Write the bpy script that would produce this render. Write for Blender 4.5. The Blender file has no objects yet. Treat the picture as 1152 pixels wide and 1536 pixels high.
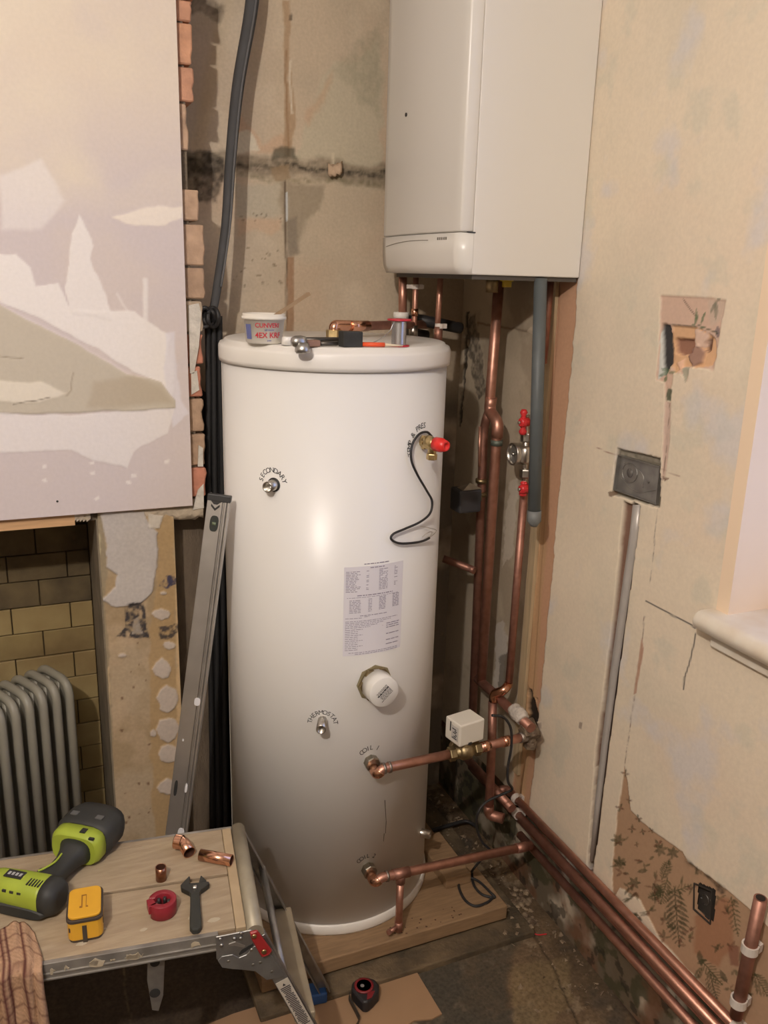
import bpy, bmesh, math, random
import numpy as np
from mathutils import Vector, Matrix

# ------------------------------------------------------------ camera, light, exposure
C = bpy.context.scene.collection
SC = bpy.context.scene
F = 1281.3
CR = np.array([0.918019, -0.395491, 0.028821])      # camera right
def _R(p, y, r):
    cy, sy = math.cos(y), math.sin(y); cp, sp = math.cos(p), math.sin(p)
    f = np.array([sy*cp, cy*cp, -sp]); ri = np.array([cy, -sy, 0]); u = np.cross(ri, f)
    cr, sr = math.cos(r), math.sin(r)
    return cr*ri+sr*u, -sr*ri+cr*u, f
CA, CB, CC = _R(0.270538613, 0.413681348, 0.028821)
cam = bpy.data.objects.new('camera', bpy.data.cameras.new('camera'))
C.objects.link(cam)
cam.data.sensor_fit = 'VERTICAL'; cam.data.sensor_height = 36.0
cam.data.lens = F/1536*36.0
cam.data.clip_start = 0.02
cam.matrix_world = Matrix(((CA[0], CB[0], -CC[0], 0), (CA[1], CB[1], -CC[1], 0), (CA[2], CB[2], -CC[2], 0), (0, 0, 0, 1)))
SC.camera = cam
SC.view_settings.view_transform = 'Standard'
SC.view_settings.look = 'None'
SC.view_settings.exposure = 0.0
SC.view_settings.gamma = 1.0
SC.view_settings.use_curve_mapping = False
world = bpy.data.worlds.new('world'); SC.world = world; world.use_nodes = True
bg = world.node_tree.nodes['Background']
bg.inputs[0].default_value = (0.42, 0.56, 1.0, 1); bg.inputs[1].default_value = 3.0
def point_light(name, loc, power, color, radius):
    l = bpy.data.lights.new(name, 'POINT'); l.energy = power; l.color = color; l.shadow_soft_size = radius
    o = bpy.data.objects.new(name, l); o.location = loc; C.objects.link(o); return o
LAMP = (-0.64, -0.14, 0.88)
point_light('lamp_light', LAMP, 127, (1.0, 0.90, 0.81), 0.035)

FLOOR = -1.73; CEIL = 1.25; XR = 1.27; YB = 2.35; YF = 2.12

# ------------------------------------------------------------ pixel helpers (where a thing seen in the photo stands on a known plane)
def ray(px, py): return (px-576)/F*CA-(py-768)/F*CB+CC
def onx(px, py, X): d = ray(px, py); return d*(X/d[0])
def ony(px, py, Y): d = ray(px, py); return d*(Y/d[1])
def onz(px, py, Z): d = ray(px, py); return d*(Z/d[2])
TC = np.array([.735, 2.0]); TR = .275
def oncyl(px, py, r0=TR):
    d = ray(px, py); A = d[0]**2+d[1]**2; B = -2*(d[0]*TC[0]+d[1]*TC[1]); c = TC@TC-r0*r0
    t = (-B-math.sqrt(max(B*B-4*A*c, 0)))/(2*A); return d*t
def projv(P):
    z = P@CC; return 576+F*(P@CA)/z, 768-F*(P@CB)/z

# ------------------------------------------------------------ colour
def lin(c):
    c = np.asarray(c, float)/255.0
    return np.where(c <= 0.04045, c/12.92, ((c+0.055)/1.055)**2.4)
GAIN = np.array([1.05, 1.12, 1.23])
def K(py): return float(np.interp(py, [0, 600, 900, 1250, 1536], [1.0, 1.0, 1.0, 1.0, 1.0]))
def A(r, g, b, py=500, k=1.0):
    "surface colour of a thing that photographs as (r,g,b) at picture height py"
    return np.clip(lin((r, g, b))*GAIN*K(py)*k, 0, .9)

# ------------------------------------------------------------ materials
MATS = {}
def mat(name, col, rough=.5, metal=0.0, var=0.0, scale=30, bump=0.0, bscale=80, col2=None, spec=None, trans=0, stretch=None, coat=0):
    if name in MATS: return MATS[name]
    m = bpy.data.materials.new(name); m.use_nodes = True; nt = m.node_tree; N = nt.nodes; L = nt.links
    b = N['Principled BSDF']
    col = tuple(float(x) for x in col)
    b.inputs['Base Color'].default_value = (*col, 1); b.inputs['Roughness'].default_value = rough; b.inputs['Metallic'].default_value = metal
    if spec is not None: b.inputs['Specular IOR Level'].default_value = spec
    if trans: b.inputs['Transmission Weight'].default_value = trans
    if coat: b.inputs['Coat Weight'].default_value = coat
    src = None
    if var or bump or col2 is not None:
        tc = N.new('ShaderNodeTexCoord'); src = tc.outputs['Object']
        if stretch:
            mp = N.new('ShaderNodeMapping'); mp.inputs['Scale'].default_value = stretch; L.new(src, mp.inputs[0]); src = mp.outputs[0]
    if var or col2 is not None:
        nz = N.new('ShaderNodeTexNoise'); nz.inputs['Scale'].default_value = scale; nz.inputs['Detail'].default_value = 6
        L.new(src, nz.inputs['Vector'])
        r = N.new('ShaderNodeValToRGB'); r.color_ramp.elements[0].position = .35; r.color_ramp.elements[1].position = .65
        c2 = tuple(float(x) for x in col2) if col2 is not None else tuple(x*(1-var) for x in col)
        r.color_ramp.elements[0].color = (*c2, 1); r.color_ramp.elements[1].color = (*col, 1)
        L.new(nz.outputs['Fac'], r.inputs[0]); L.new(r.outputs[0], b.inputs['Base Color'])
    if bump:
        nz2 = N.new('ShaderNodeTexNoise'); nz2.inputs['Scale'].default_value = bscale; nz2.inputs['Detail'].default_value = 5
        L.new(src, nz2.inputs['Vector'])
        bp = N.new('ShaderNodeBump'); bp.inputs['Strength'].default_value = bump; bp.inputs['Distance'].default_value = .01
        L.new(nz2.outputs['Fac'], bp.inputs['Height']); L.new(bp.outputs[0], b.inputs['Normal'])
    MATS[name] = m; return m
def attr_mat(name, rough=.85, bump=.25, var=.12, bscale=90):
    if name in MATS: return MATS[name]
    m = bpy.data.materials.new(name); m.use_nodes = True; nt = m.node_tree; N = nt.nodes; L = nt.links
    b = N['Principled BSDF']; b.inputs['Roughness'].default_value = rough; b.inputs['Specular IOR Level'].default_value = .25
    at = N.new('ShaderNodeAttribute'); at.attribute_name = 'Col'
    tc = N.new('ShaderNodeTexCoord'); nz = N.new('ShaderNodeTexNoise'); nz.inputs['Scale'].default_value = 120; nz.inputs['Detail'].default_value = 8
    L.new(tc.outputs['Object'], nz.inputs['Vector'])
    mr = N.new('ShaderNodeMapRange'); mr.inputs['From Min'].default_value = .3; mr.inputs['From Max'].default_value = .7
    mr.inputs['To Min'].default_value = 1-var; mr.inputs['To Max'].default_value = 1+var*.5
    L.new(nz.outputs['Fac'], mr.inputs['Value'])
    mx = N.new('ShaderNodeVectorMath'); mx.operation = 'SCALE'; L.new(at.outputs['Color'], mx.inputs[0]); L.new(mr.outputs[0], mx.inputs['Scale'])
    L.new(mx.outputs[0], b.inputs['Base Color'])
    nz2 = N.new('ShaderNodeTexNoise'); nz2.inputs['Scale'].default_value = bscale; nz2.inputs['Detail'].default_value = 6
    L.new(tc.outputs['Object'], nz2.inputs['Vector'])
    bp = N.new('ShaderNodeBump'); bp.inputs['Strength'].default_value = bump; bp.inputs['Distance'].default_value = .006
    L.new(nz2.outputs['Fac'], bp.inputs['Height']); L.new(bp.outputs[0], b.inputs['Normal'])
    MATS[name] = m; return m

# ------------------------------------------------------------ object helpers
ORG = {}
def _org(p):
    while p is not None:
        if p.name in ORG: return ORG[p.name]
        p = p.parent
    return np.zeros(3)
def setp(o, label=None, cat=None, group=None, kind=None):
    if label: o['label'] = label
    if cat: o['category'] = cat
    if group: o['group'] = group
    if kind: o['kind'] = kind
    return o
def thing(name, label, cat, loc=(0, 0, 0), group=None, rot=None):
    o = bpy.data.objects.new(name, None); C.objects.link(o); o.location = tuple(float(v) for v in loc); o.empty_display_size = .05
    if rot is not None: o.rotation_euler = rot
    ORG[o.name] = np.array(loc, float)
    return setp(o, label, cat, group)

def fillet(pts, r, n=5):
    pts = [np.array(p, float) for p in pts]; out = [pts[0]]
    for i in range(1, len(pts)-1):
        a, b, c = pts[i-1], pts[i], pts[i+1]
        u = a-b; v = c-b; lu, lv = np.linalg.norm(u), np.linalg.norm(v); u /= lu; v /= lv
        d = min(r, lu*.49, lv*.49)
        for k in range(n+1):
            t = k/n; p0 = b+u*d; p2 = b+v*d
            out.append((1-t)**2*p0+2*t*(1-t)*b+t*t*p2)
    out.append(pts[-1]); return out
def smooth_path(pts, n=8):
    pts = [np.array(p, float) for p in pts]; P = [2*pts[0]-pts[1]]+pts+[2*pts[-1]-pts[-2]]; out = []
    for i in range(1, len(P)-2):
        for k in range(n):
            t = k/n; p0, p1, p2, p3 = P[i-1:i+3]
            out.append(.5*((2*p1)+(-p0+p2)*t+(2*p0-5*p1+4*p2-p3)*t*t+(-p0+3*p1-3*p2+p3)*t**3))
    out.append(pts[-1]); return out

def frame_of(d):
    d = np.array(d, float); d /= np.linalg.norm(d)
    h = np.array([0, 0, 1.0]) if abs(d[2]) < .9 else np.array([1.0, 0, 0])
    u = np.cross(h, d); u /= np.linalg.norm(u); return u, np.cross(d, u), d

class MB:
    def __init__(s): s.v = []; s.f = []; s.sm = []
    def add(s, v, f, smooth=False):
        o = len(s.v); s.v += [tuple(map(float, p)) for p in v]; s.f += [tuple(i+o for i in q) for q in f]; s.sm += [smooth]*len(f); return s
    def box(s, lo, hi, R=None, c=None):
        x0, y0, z0 = lo; x1, y1, z1 = hi
        v = np.array([(x0, y0, z0), (x1, y0, z0), (x1, y1, z0), (x0, y1, z0), (x0, y0, z1), (x1, y0, z1), (x1, y1, z1), (x0, y1, z1)], float)
        if R is not None: v = v@np.array(R).T+np.array(c if c is not None else (0, 0, 0))
        return s.add(v, [(0, 3, 2, 1), (4, 5, 6, 7), (0, 1, 5, 4), (1, 2, 6, 5), (2, 3, 7, 6), (3, 0, 4, 7)])
    def lathe(s, p, d, prof, n=24, smooth=True, cap=True, ell=1.0):
        "prof: list of (distance along d, radius)"
        u, w, d = frame_of(d); p = np.array(p, float); v = []; f = []
        for t, r in prof:
            for k in range(n):
                a = 2*math.pi*k/n; v.append(p+d*t+(u*math.cos(a)+w*math.sin(a)*ell)*r)
        for i in range(len(prof)-1):
            for k in range(n):
                k2 = (k+1) % n; f.append((i*n+k, i*n+k2, (i+1)*n+k2, (i+1)*n+k))
        s.add(v, f, smooth)
        if cap:
            o = len(s.v)-len(v)
            if prof[0][1] > 1e-6: s.f.append(tuple(o+k for k in reversed(range(n)))); s.sm.append(False)
            if prof[-1][1] > 1e-6: s.f.append(tuple(o+(len(prof)-1)*n+k for k in range(n))); s.sm.append(False)
        return s
    def cyl(s, p0, p1, r, n=20, r2=None):
        p0 = np.array(p0, float); p1 = np.array(p1, float); L = np.linalg.norm(p1-p0)
        return s.lathe(p0, p1-p0, [(0, r), (L, r if r2 is None else r2)], n)
    def hexn(s, p, d, L, r, n=6): return s.lathe(p, d, [(0, r*.92), (L*.12, r), (L*.88, r), (L, r*.92)], n, smooth=False)
    def tube(s, pts, r, n=14, cap=True):
        pts = [np.array(p, float) for p in pts]; m = len(pts); rr = r if hasattr(r, '__len__') else [r]*m
        T = [pts[min(i+1, m-1)]-pts[max(i-1, 0)] for i in range(m)]; T = [t/max(np.linalg.norm(t), 1e-9) for t in T]
        u, _, _ = frame_of(T[0]); v = []; f = []
        for i in range(m):
            u = u-T[i]*(u@T[i]); u /= np.linalg.norm(u); w = np.cross(T[i], u)
            for k in range(n):
                a = 2*math.pi*k/n; v.append(pts[i]+(u*math.cos(a)+w*math.sin(a))*rr[i])
        for i in range(m-1):
            for k in range(n):
                k2 = (k+1) % n; f.append((i*n+k, i*n+k2, (i+1)*n+k2, (i+1)*n+k))
        s.add(v, f, True)
        if cap:
            o = len(s.v)-len(v); s.f.append(tuple(o+k for k in reversed(range(n)))); s.sm.append(False)
            s.f.append(tuple(o+(m-1)*n+k for k in range(n))); s.sm.append(False)
        return s
    def prism(s, poly, vec, smooth=False):
        poly = [np.array(p, float) for p in poly]; n = len(poly); vec = np.array(vec, float)
        v = poly+[p+vec for p in poly]
        f = [tuple(range(n))[::-1], tuple(range(n, 2*n))]
        s.add(v, f, False); o = len(s.v)-2*n
        for k in range(n): k2 = (k+1) % n; s.f.append((o+k, o+k2, o+n+k2, o+n+k)); s.sm.append(smooth)
        return s
    def grid(s, P, nu, nv, smooth=True):
        f = [(i*nv+j, (i+1)*nv+j, (i+1)*nv+j+1, i*nv+j+1) for i in range(nu-1) for j in range(nv-1)]
        return s.add(P, f, smooth)
    def build(s, name, m, parent=None, bevel=0, seg=2, local=False, subsurf=0, fixn=True):
        me = bpy.data.meshes.new(name)
        off = np.zeros(3) if (parent is None or local) else _org(parent)
        me.from_pydata([tuple(np.array(p)-off) for p in s.v], [], s.f)
        me.polygons.foreach_set('use_smooth', s.sm)
        if fixn:
            bm = bmesh.new(); bm.from_mesh(me); bmesh.ops.recalc_face_normals(bm, faces=bm.faces); bm.to_mesh(me); bm.free()
        me.materials.append(m); me.update()
        o = bpy.data.objects.new(name, me); C.objects.link(o)
        if parent is not None: o.parent = parent
        if bevel:
            b = o.modifiers.new('bevel', 'BEVEL'); b.width = bevel; b.segments = seg; b.limit_method = 'ANGLE'; b.angle_limit = math.radians(40)
            if seg > 1: b.harden_normals = False
        if subsurf: o.modifiers.new('sub', 'SUBSURF').render_levels = subsurf
        return o

# ------------------------------------------------------------ painted relief surfaces (plaster, paint and stains laid on real planes)
_rs = np.random.RandomState(7); _LAT = _rs.rand(256, 256)
def vnoise(x, y, seed=0):
    x = x+seed*17.31; y = y+seed*9.77
    xi = np.floor(x).astype(int); yi = np.floor(y).astype(int); fx = x-xi; fy = y-yi
    fx = fx*fx*(3-2*fx); fy = fy*fy*(3-2*fy)
    g = lambda a, b: _LAT[a & 255, b & 255]
    return (g(xi, yi)*(1-fx)+g(xi+1, yi)*fx)*(1-fy)+(g(xi, yi+1)*(1-fx)+g(xi+1, yi+1)*fx)*fy
def fbm(x, y, seed=0, oct=4):
    s = 0; a = .5; t = 0
    for k in range(oct): s = s+a*vnoise(x*2**k, y*2**k, seed+k*3); t += a; a *= .5
    return s/t
def sdf(px, py, pts, closed=True):
    pts = np.array(pts, float); n = len(pts); d = np.full(px.shape, 1e18); ins = np.zeros(px.shape, bool)
    for i in range(n if closed else n-1):
        ax, ay = pts[i]; bx, by = pts[(i+1) % n]; ex, ey = bx-ax, by-ay
        t = np.clip(((px-ax)*ex+(py-ay)*ey)/max(ex*ex+ey*ey, 1e-12), 0, 1)
        d = np.minimum(d, (px-ax-t*ex)**2+(py-ay-t*ey)**2)
        if closed and ay != by:
            c = ((ay > py) != (by > py)) & (px < (bx-ax)*(py-ay)/(by-ay)+ax); ins ^= c
    d = np.sqrt(d); return np.where(ins, -d, d) if closed else d
class Canvas:
    "axis: 'x' wall at X=c facing -X (u=Y,v=Z); 'y' wall at Y=c facing -Y (u=X,v=Z); 'z' floor (u=X,v=Y)"
    def __init__(s, axis, c, u0, u1, v0, v1, step, base):
        s.axis = axis; s.nu = int((u1-u0)/step)+1; s.nv = int((v1-v0)/step)+1
        u = np.linspace(u0, u1, s.nu); v = np.linspace(v0, v1, s.nv); U, V = np.meshgrid(u, v, indexing='ij')
        s.U = U.ravel(); s.V = V.ravel(); o = np.full(s.U.shape, float(c))
        s.P = np.stack({'x': (o, s.U, s.V), 'y': (s.U, o, s.V), 'z': (s.U, s.V, o)}[axis], 1)
        s.px, s.py = projv(s.P); s.col = np.tile(np.asarray(base, float), (len(s.U), 1)); s.h = np.zeros(len(s.U)); s.hole = np.zeros(len(s.U), bool)
    def _mix(s, idx, m, col, a, h):
        m = m*a; s.col[idx] = s.col[idx]*(1-m[:, None])+np.asarray(col)*m[:, None]
        if h: s.h[idx] = s.h[idx]+h*m/max(a, 1e-6)
    def mottle(s, col, scale=6, lo=.5, hi=.7, a=.5, seed=0, asp=1.0, region=None):
        n = fbm(s.U*scale*asp, s.V*scale, seed, 5); m = np.clip((n-lo)/(hi-lo), 0, 1)
        if region is not None: m = m*region(s)
        s._mix(slice(None), m, col, a, 0); return s
    def poly(s, pts, col, soft=1.5, warp=4, freq=25, a=1.0, h=0, seed=1, grain=0):
        P = np.array(pts, float); pad = warp*2+soft*2+4
        i = np.where((s.px > P[:, 0].min()-pad) & (s.px < P[:, 0].max()+pad) & (s.py > P[:, 1].min()-pad) & (s.py < P[:, 1].max()+pad))[0]
        if len(i) == 0: return s
        wx = (fbm(s.U[i]*freq, s.V[i]*freq, seed, 4)-.5)*2*warp; wy = (fbm(s.U[i]*freq, s.V[i]*freq, seed+40, 4)-.5)*2*warp
        d = sdf(s.px[i]+wx, s.py[i]+wy, P)
        m = np.clip(.5-d/(2*max(soft, .3)), 0, 1); m = m*m*(3-2*m)
        if grain: m = m*np.clip((fbm(s.U[i]*90, s.V[i]*90, seed+9, 3)-.5)*grain*4+.75, 0, 1)
        s._mix(i, m, col, a, h); return s
    def line(s, pts, w, col, soft=.8, warp=1.5, freq=30, a=1.0, h=0, seed=2, grain=0):
        P = np.array(pts, float); pad = warp*2+w+soft*2+3
        i = np.where((s.px > P[:, 0].min()-pad) & (s.px < P[:, 0].max()+pad) & (s.py > P[:, 1].min()-pad) & (s.py < P[:, 1].max()+pad))[0]
        if len(i) == 0: return s
        wx = (fbm(s.U[i]*freq, s.V[i]*freq, seed, 3)-.5)*2*warp; wy = (fbm(s.U[i]*freq, s.V[i]*freq, seed+40, 3)-.5)*2*warp
        d = sdf(s.px[i]+wx, s.py[i]+wy, P, False)-w/2
        m = np.clip(.5-d/(2*soft), 0, 1)
        if grain: m = m*np.clip((fbm(s.U[i]*120, s.V[i]*120, seed+9, 3)-.5)*grain*5+.6, 0, 1)
        s._mix(i, m, col, a, h); return s
    def cut(s, pts):
        s.hole |= sdf(s.px, s.py, np.array(pts, float)) < 0; return s
    def build(s, name, m, parent=None, rough_h=.0008):
        s.h = s.h+(fbm(s.U*14, s.V*14, 77, 4)-.5)*2*rough_h
        k = {'x': 0, 'y': 1, 'z': 2}[s.axis]; P = s.P.copy(); P[:, k] += s.h*(1 if k == 2 else -1)
        nu, nv = s.nu, s.nv; ii = np.arange(nu*nv).reshape(nu, nv)
        q = np.stack([ii[:-1, :-1], ii[1:, :-1], ii[1:, 1:], ii[:-1, 1:]], -1).reshape(-1, 4)
        if s.axis == 'x': q = q[:, ::-1]
        if s.hole.any(): q = q[~s.hole[q].all(1)]
        me = bpy.data.meshes.new(name); me.vertices.add(len(P))
        if parent is not None: P = P-_org(parent)
        me.vertices.foreach_set('co', P.astype(np.float32).ravel())
        me.loops.add(q.size); me.loops.foreach_set('vertex_index', q.astype(np.int32).ravel())
        me.polygons.add(len(q)); me.polygons.foreach_set('loop_start', np.arange(0, q.size, 4, dtype=np.int32))
        me.polygons.foreach_set('use_smooth', np.ones(len(q), bool))
        me.update(); me.validate()
        ca = me.color_attributes.new('Col', 'FLOAT_COLOR', 'POINT')
        ca.data.foreach_set('color', np.concatenate([np.clip(s.col, 0, .92), np.ones((len(P), 1))], 1).astype(np.float32).ravel())
        me.materials.append(m); o = bpy.data.objects.new(name, me); C.objects.link(o)
        if parent is not None: o.parent = parent
        return o

# ============================================================ THE SETTING
plaster = attr_mat('painted_plaster', .85, .12, .05)
rough_plaster = attr_mat('rough_plaster', .9, .22, .09, 45)
board_paint = attr_mat('board_face', .8, .08, .03, 60)
plain_wall = mat('plain_wall', A(150, 134, 112), .9, var=.08, scale=3, bump=.2)
white_paint = mat('white_paint', (.72, .68, .62), .35, var=.06, scale=8)
timber = mat('pale_timber', A(150, 118, 84, 1420), .7, var=.22, scale=9, stretch=(2, 14, 14), bump=.15, bscale=60)
copper = mat('copper', (.62, .33, .25), .42, .85, col2=(.50, .26, .19), scale=45, bump=.05)
copper_new = mat('bright_copper', (.80, .44, .30), .22, 1.0, var=.12, scale=60)
copper_dull = mat('dull_copper', (.44, .225, .17), .5, .8, col2=(.32, .16, .12), scale=38)
solder = mat('solder', (.42, .37, .33), .5, 1.0, var=.3, scale=90)
brass = mat('brass', (.72, .55, .28), .3, 1.0, var=.25, scale=80)
nickel = mat('nickel', (.62, .59, .54), .3, 1.0, var=.2, scale=60)
steel = mat('steel', (.55, .54, .52), .38, 1.0, var=.25, scale=40)
galv = mat('galvanised_steel', (.42, .41, .39), .45, .85, var=.25, scale=35, bump=.08)
alu = mat('aluminium', (.62, .60, .57), .38, .9, var=.15, scale=12)
black_rubber = mat('black_rubber', (.022, .021, .022), .55)
black_plastic = mat('black_plastic', (.03, .03, .03), .45)
white_plastic = mat('white_plastic', (.80, .78, .74), .3)
enamel = mat('white_enamel', (.80, .79, .77), .34, var=.015, scale=5)
ink = mat('ink', (.03, .03, .035), .6)
red_plastic = mat('red_plastic', (.62, .03, .035), .35)

def struct(o): o['kind'] = 'structure'; return o

def leafshape(cv, x, y, ang, L, W, col, a=.9):
    ca, sa = math.cos(math.radians(ang)), -math.sin(math.radians(ang)); pts = []
    for t, w in ((0, 0), (.2, .6), (.45, 1), (.75, .7), (1, 0), (.75, -.7), (.45, -1), (.2, -.6)):
        u, v = L*t, W*.5*w; pts.append((x+u*ca+v*sa, y+u*sa-v*ca))
    cv.poly(pts, col, .5, .8, 60, a, grain=.15)
def fern(cv, x, y, ang, L, col, n=9, w=.45, a=.9):
    ca, sa = math.cos(math.radians(ang)), -math.sin(math.radians(ang))
    cv.line([(x, y), (x+L*ca, y+L*sa)], 1.6, col, .5, .6, a=a)
    for k in range(n):
        t = (k+.5)/n; l = L*w*math.sin(math.pi*(.12+.88*t))**.7*(1-.25*t)
        bx, by = x+L*t*ca, y+L*t*sa
        for s in (-1, 1): leafshape(cv, bx, by, ang+s*52, l, max(2.2, l*.22), col, a)

# ---- right wall
cw = Canvas('x', XR, .86, YB, -1.76, .86, .0031, A(224, 204, 176, 400))
cw.mottle(A(212, 196, 170, 400), 5, .48, .68, .55, 1).mottle(A(224, 198, 170, 400), 3.5, .52, .7, .4, 2).mottle(A(196, 190, 168, 400), 12, .62, .75, .35, 3)
cw.mottle(A(204, 198, 196, 400), 7, .62, .76, .5, 5).mottle(A(236, 216, 186, 400), 2.5, .55, .7, .4, 6)
# bare plaster beyond the timber strip
cw.poly([(640, 380), (838, 380), (838, 440), (795, 1080), (760, 1330), (600, 1330), (600, 380)], A(178, 160, 134, 420), .8, 0, a=1, h=-.003)
for c_, sd in ((A(160, 142, 118, 420), 11), (A(186, 168, 142, 420), 12)):
    cw.mottle(c_, 9, .5, .6, .7, sd, region=lambda s: (s.U > 1.84).astype(float))
cw.poly([(698, 480), (712, 470), (722, 540), (728, 590), (716, 600), (706, 560)], A(70, 62, 52), 1, 4, 60, .8, grain=.4)
cw.line([(700, 470), (698, 520), (694, 580), (688, 640)], 4, A(60, 54, 46), 1, 3, 60, .9, h=-.004)
cw.line([(716, 484), (760, 492), (800, 497), (820, 500)], 3, A(110, 92, 72), 1, 2, 40, .7)
cw.poly([(764, 720), (776, 716), (772, 790), (768, 830), (752, 850), (756, 780)], A(205, 190, 168, 700), 1, 4, 40, .75)
cw.poly([(742, 940), (752, 930), (760, 960), (754, 1030), (740, 1040)], A(196, 186, 172, 900), 1, 4, 50, .7)
cw.poly([(748, 985), (762, 978), (760, 1040), (746, 1050)], A(90, 80, 68, 900), 1, 4, 60, .7)
cw.poly([(790, 495), (812, 478), (822, 500), (800, 506)], A(205, 185, 155, 480), 1, 3, 60, .7, h=.002)
# brown exposed strip with ragged edge and dark hole low down
cw.poly([(836, 415), (866, 415), (856, 560), (848, 640), (836, 760), (826, 880), (812, 1020), (800, 1160), (790, 1230), (762, 1230), (780, 1060), (800, 900), (815, 700), (826, 560)], A(196, 150, 116, 600), .8, 2.2, 40, 1, h=-.003)
cw.poly([(803, 700), (826, 700), (815, 860), (800, 1080), (782, 1230), (766, 1230), (784, 1010)], A(190, 152, 108, 900), 3, 3, 30, .7)
cw.poly([(790, 1030), (803, 1050), (806, 1100), (800, 1130), (790, 1095)], A(52, 42, 34, 1000), 1, 4, 60, 1, h=-.012)
cw.poly([(798, 1085), (812, 1082), (812, 1112), (797, 1116)], A(170, 150, 130, 1000), 1, 4, 60, .8, h=.002)
# two patches of old wallpaper: upper hole
OLD = A(206, 172, 148, 500); GRN = A(84, 106, 72, 500); DGR = A(64, 70, 52, 500)
cw.poly([(991, 444), (1030, 445), (1088, 450), (1084, 475), (1070, 556), (1032, 548), (1030, 572), (1022, 562), (1010, 550), (1005, 600), (998, 602), (996, 572), (984, 570), (990, 490)], OLD, .6, 1.5, 40, 1, h=-.0025)
cw.poly([(1060, 450), (1088, 450), (1082, 480), (1064, 490)], A(196, 172, 150, 500), 3, 2, 40, .7)
cw.poly([(991, 492), (999, 490), (998, 560), (986, 570)], A(206, 204, 192, 500), .6, 1, 40, .9)
cw.poly([(1020, 553), (1034, 550), (1028, 574)], A(170, 160, 136, 500), .6, 1, 40, 1)
cw.poly([(992, 486), (1004, 487), (1005, 545), (996, 566), (993, 545)], A(62, 58, 56, 500), .9, 1.2, 60, 1, h=-.008)
cw.poly([(1006, 489), (1040, 490), (1060, 500), (1071, 508), (1073, 535), (1066, 548), (1046, 552), (1026, 550), (1012, 560), (1004, 548), (1004, 500)], A(214, 168, 126, 500), .6, 1.5, 50, 1, h=-.006)
cw.poly([(1009, 508), (1038, 508), (1036, 530), (1018, 533), (1009, 528)], A(150, 108, 86, 500), .8, 1.5, 50, 1, h=-.010)
cw.poly([(1030, 522), (1046, 518), (1056, 528), (1050, 545), (1038, 550), (1032, 540)], A(158, 122, 106, 500), .8, 2, 70, .9, h=.006)
cw.poly([(1054, 516), (1064, 505), (1062, 524), (1056, 530)], A(110, 78, 60, 500), .6, 1, 50, 1, h=-.008)
cw.poly([(1040, 492), (1062, 502), (1054, 522), (1040, 519)], A(212, 178, 154, 500), .6, 1.2, 50, 1, h=.006)
cw.poly([(1012, 545), (1024, 538), (1022, 556), (1018, 560)], A(232, 186, 152, 500), .6, 1, 50, 1, h=.004)
cw.line([(1007, 487), (1036, 490)], 2.2, DGR, .5, 1, a=.8, grain=.3); cw.line([(1046, 488), (1070, 497), (1076, 500)], 2, DGR, .5, 1, a=.8)
cw.line([(1024, 449), (1032, 461), (1042, 474)], 1.6, A(120, 96, 80), .5, .5)
for q in ((1043, 488, 90, 28, 4), (1040, 488, 75, 18, 4), (1049, 488, 70, 22, 4), (1043, 490, 150, 9, 4), (1047, 492, 10, 9, 4)): leafshape(cw, *q, GRN)
for q in ((1073, 451, 245, 22, 5), (1073, 451, 268, 30, 6), (1073, 451, 20, 8, 3)): leafshape(cw, *q, A(116, 112, 92, 500))
leafshape(cw, 1075, 488, 270, 20, 8, A(104, 92, 96, 500)); leafshape(cw, 1072, 496, 300, 8, 4, DGR)
for q in ((998, 560, 60, 14, 6), (998, 560, 130, 12, 5), (998, 560, 200, 12, 5), (998, 562, 260, 12, 5), (1000, 560, 10, 12, 5)): leafshape(cw, *q, A(78, 100, 62, 500))
cw.poly([(1000, 582), (1008, 585), (1006, 602), (998, 602)], A(96, 98, 76, 500), .6, 1, 60, .95)
cw.poly([(997, 603), (1006, 603), (1004, 660), (996, 720), (992, 720)], A(204, 172, 152, 500), .8, 1.2, 40, .9, h=-.002)
cw.line([(1004, 606), (1000, 660), (993, 720), (986, 770), (980, 830), (974, 880)], 1.2, A(110, 92, 74, 700), .5, 1.4, 40, .8, grain=.5)
# the back-box recess
cw.poly([(925, 673), (990, 687), (989, 762), (917, 741)], A(110, 100, 84, 700), .8, 1.5, 60, 1, h=-.010)
cw.poly([(928, 674), (990, 688), (990, 697), (926, 684)], A(150, 140, 122, 700), .8, 2, 90, .8, grain=.5)
cw.line([(893, 670), (910, 678), (926, 684)], 1, A(150, 104, 84, 700), .5, .6, a=.8); cw.line([(990, 704), (1020, 714)], 1.2, A(140, 98, 80, 700), .5, .5, a=.9)
cw.poly([(992, 715), (1004, 718), (998, 722)], A(120, 90, 70), .6, 1, 50, .9); cw.poly([(912, 738), (922, 734), (920, 744), (914, 745)], A(120, 96, 74), .6, 1, 50, .9)
# long chase beside the conduit
cw.poly([(936, 752), (949, 757), (944, 820), (905, 1110), (886, 1305), (880, 1305), (893, 1130), (915, 960)], A(128, 96, 78, 1000), .7, 1.2, 40, 1, h=-.012)
cw.poly([(949, 752), (960, 760), (952, 830), (918, 1080), (904, 1190), (896, 1260), (886, 1312), (880, 1308), (893, 1140), (920, 930)], A(120, 98, 84, 1000), .6, .6, 40, 1, h=-.014)
cw.line([(957, 790), (948, 850), (930, 960), (915, 1080), (905, 1165), (897, 1235), (887, 1310)], 2.4, A(60, 48, 40, 1100), .6, 1.2, 50, .95, grain=.25, h=-.004)
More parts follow.
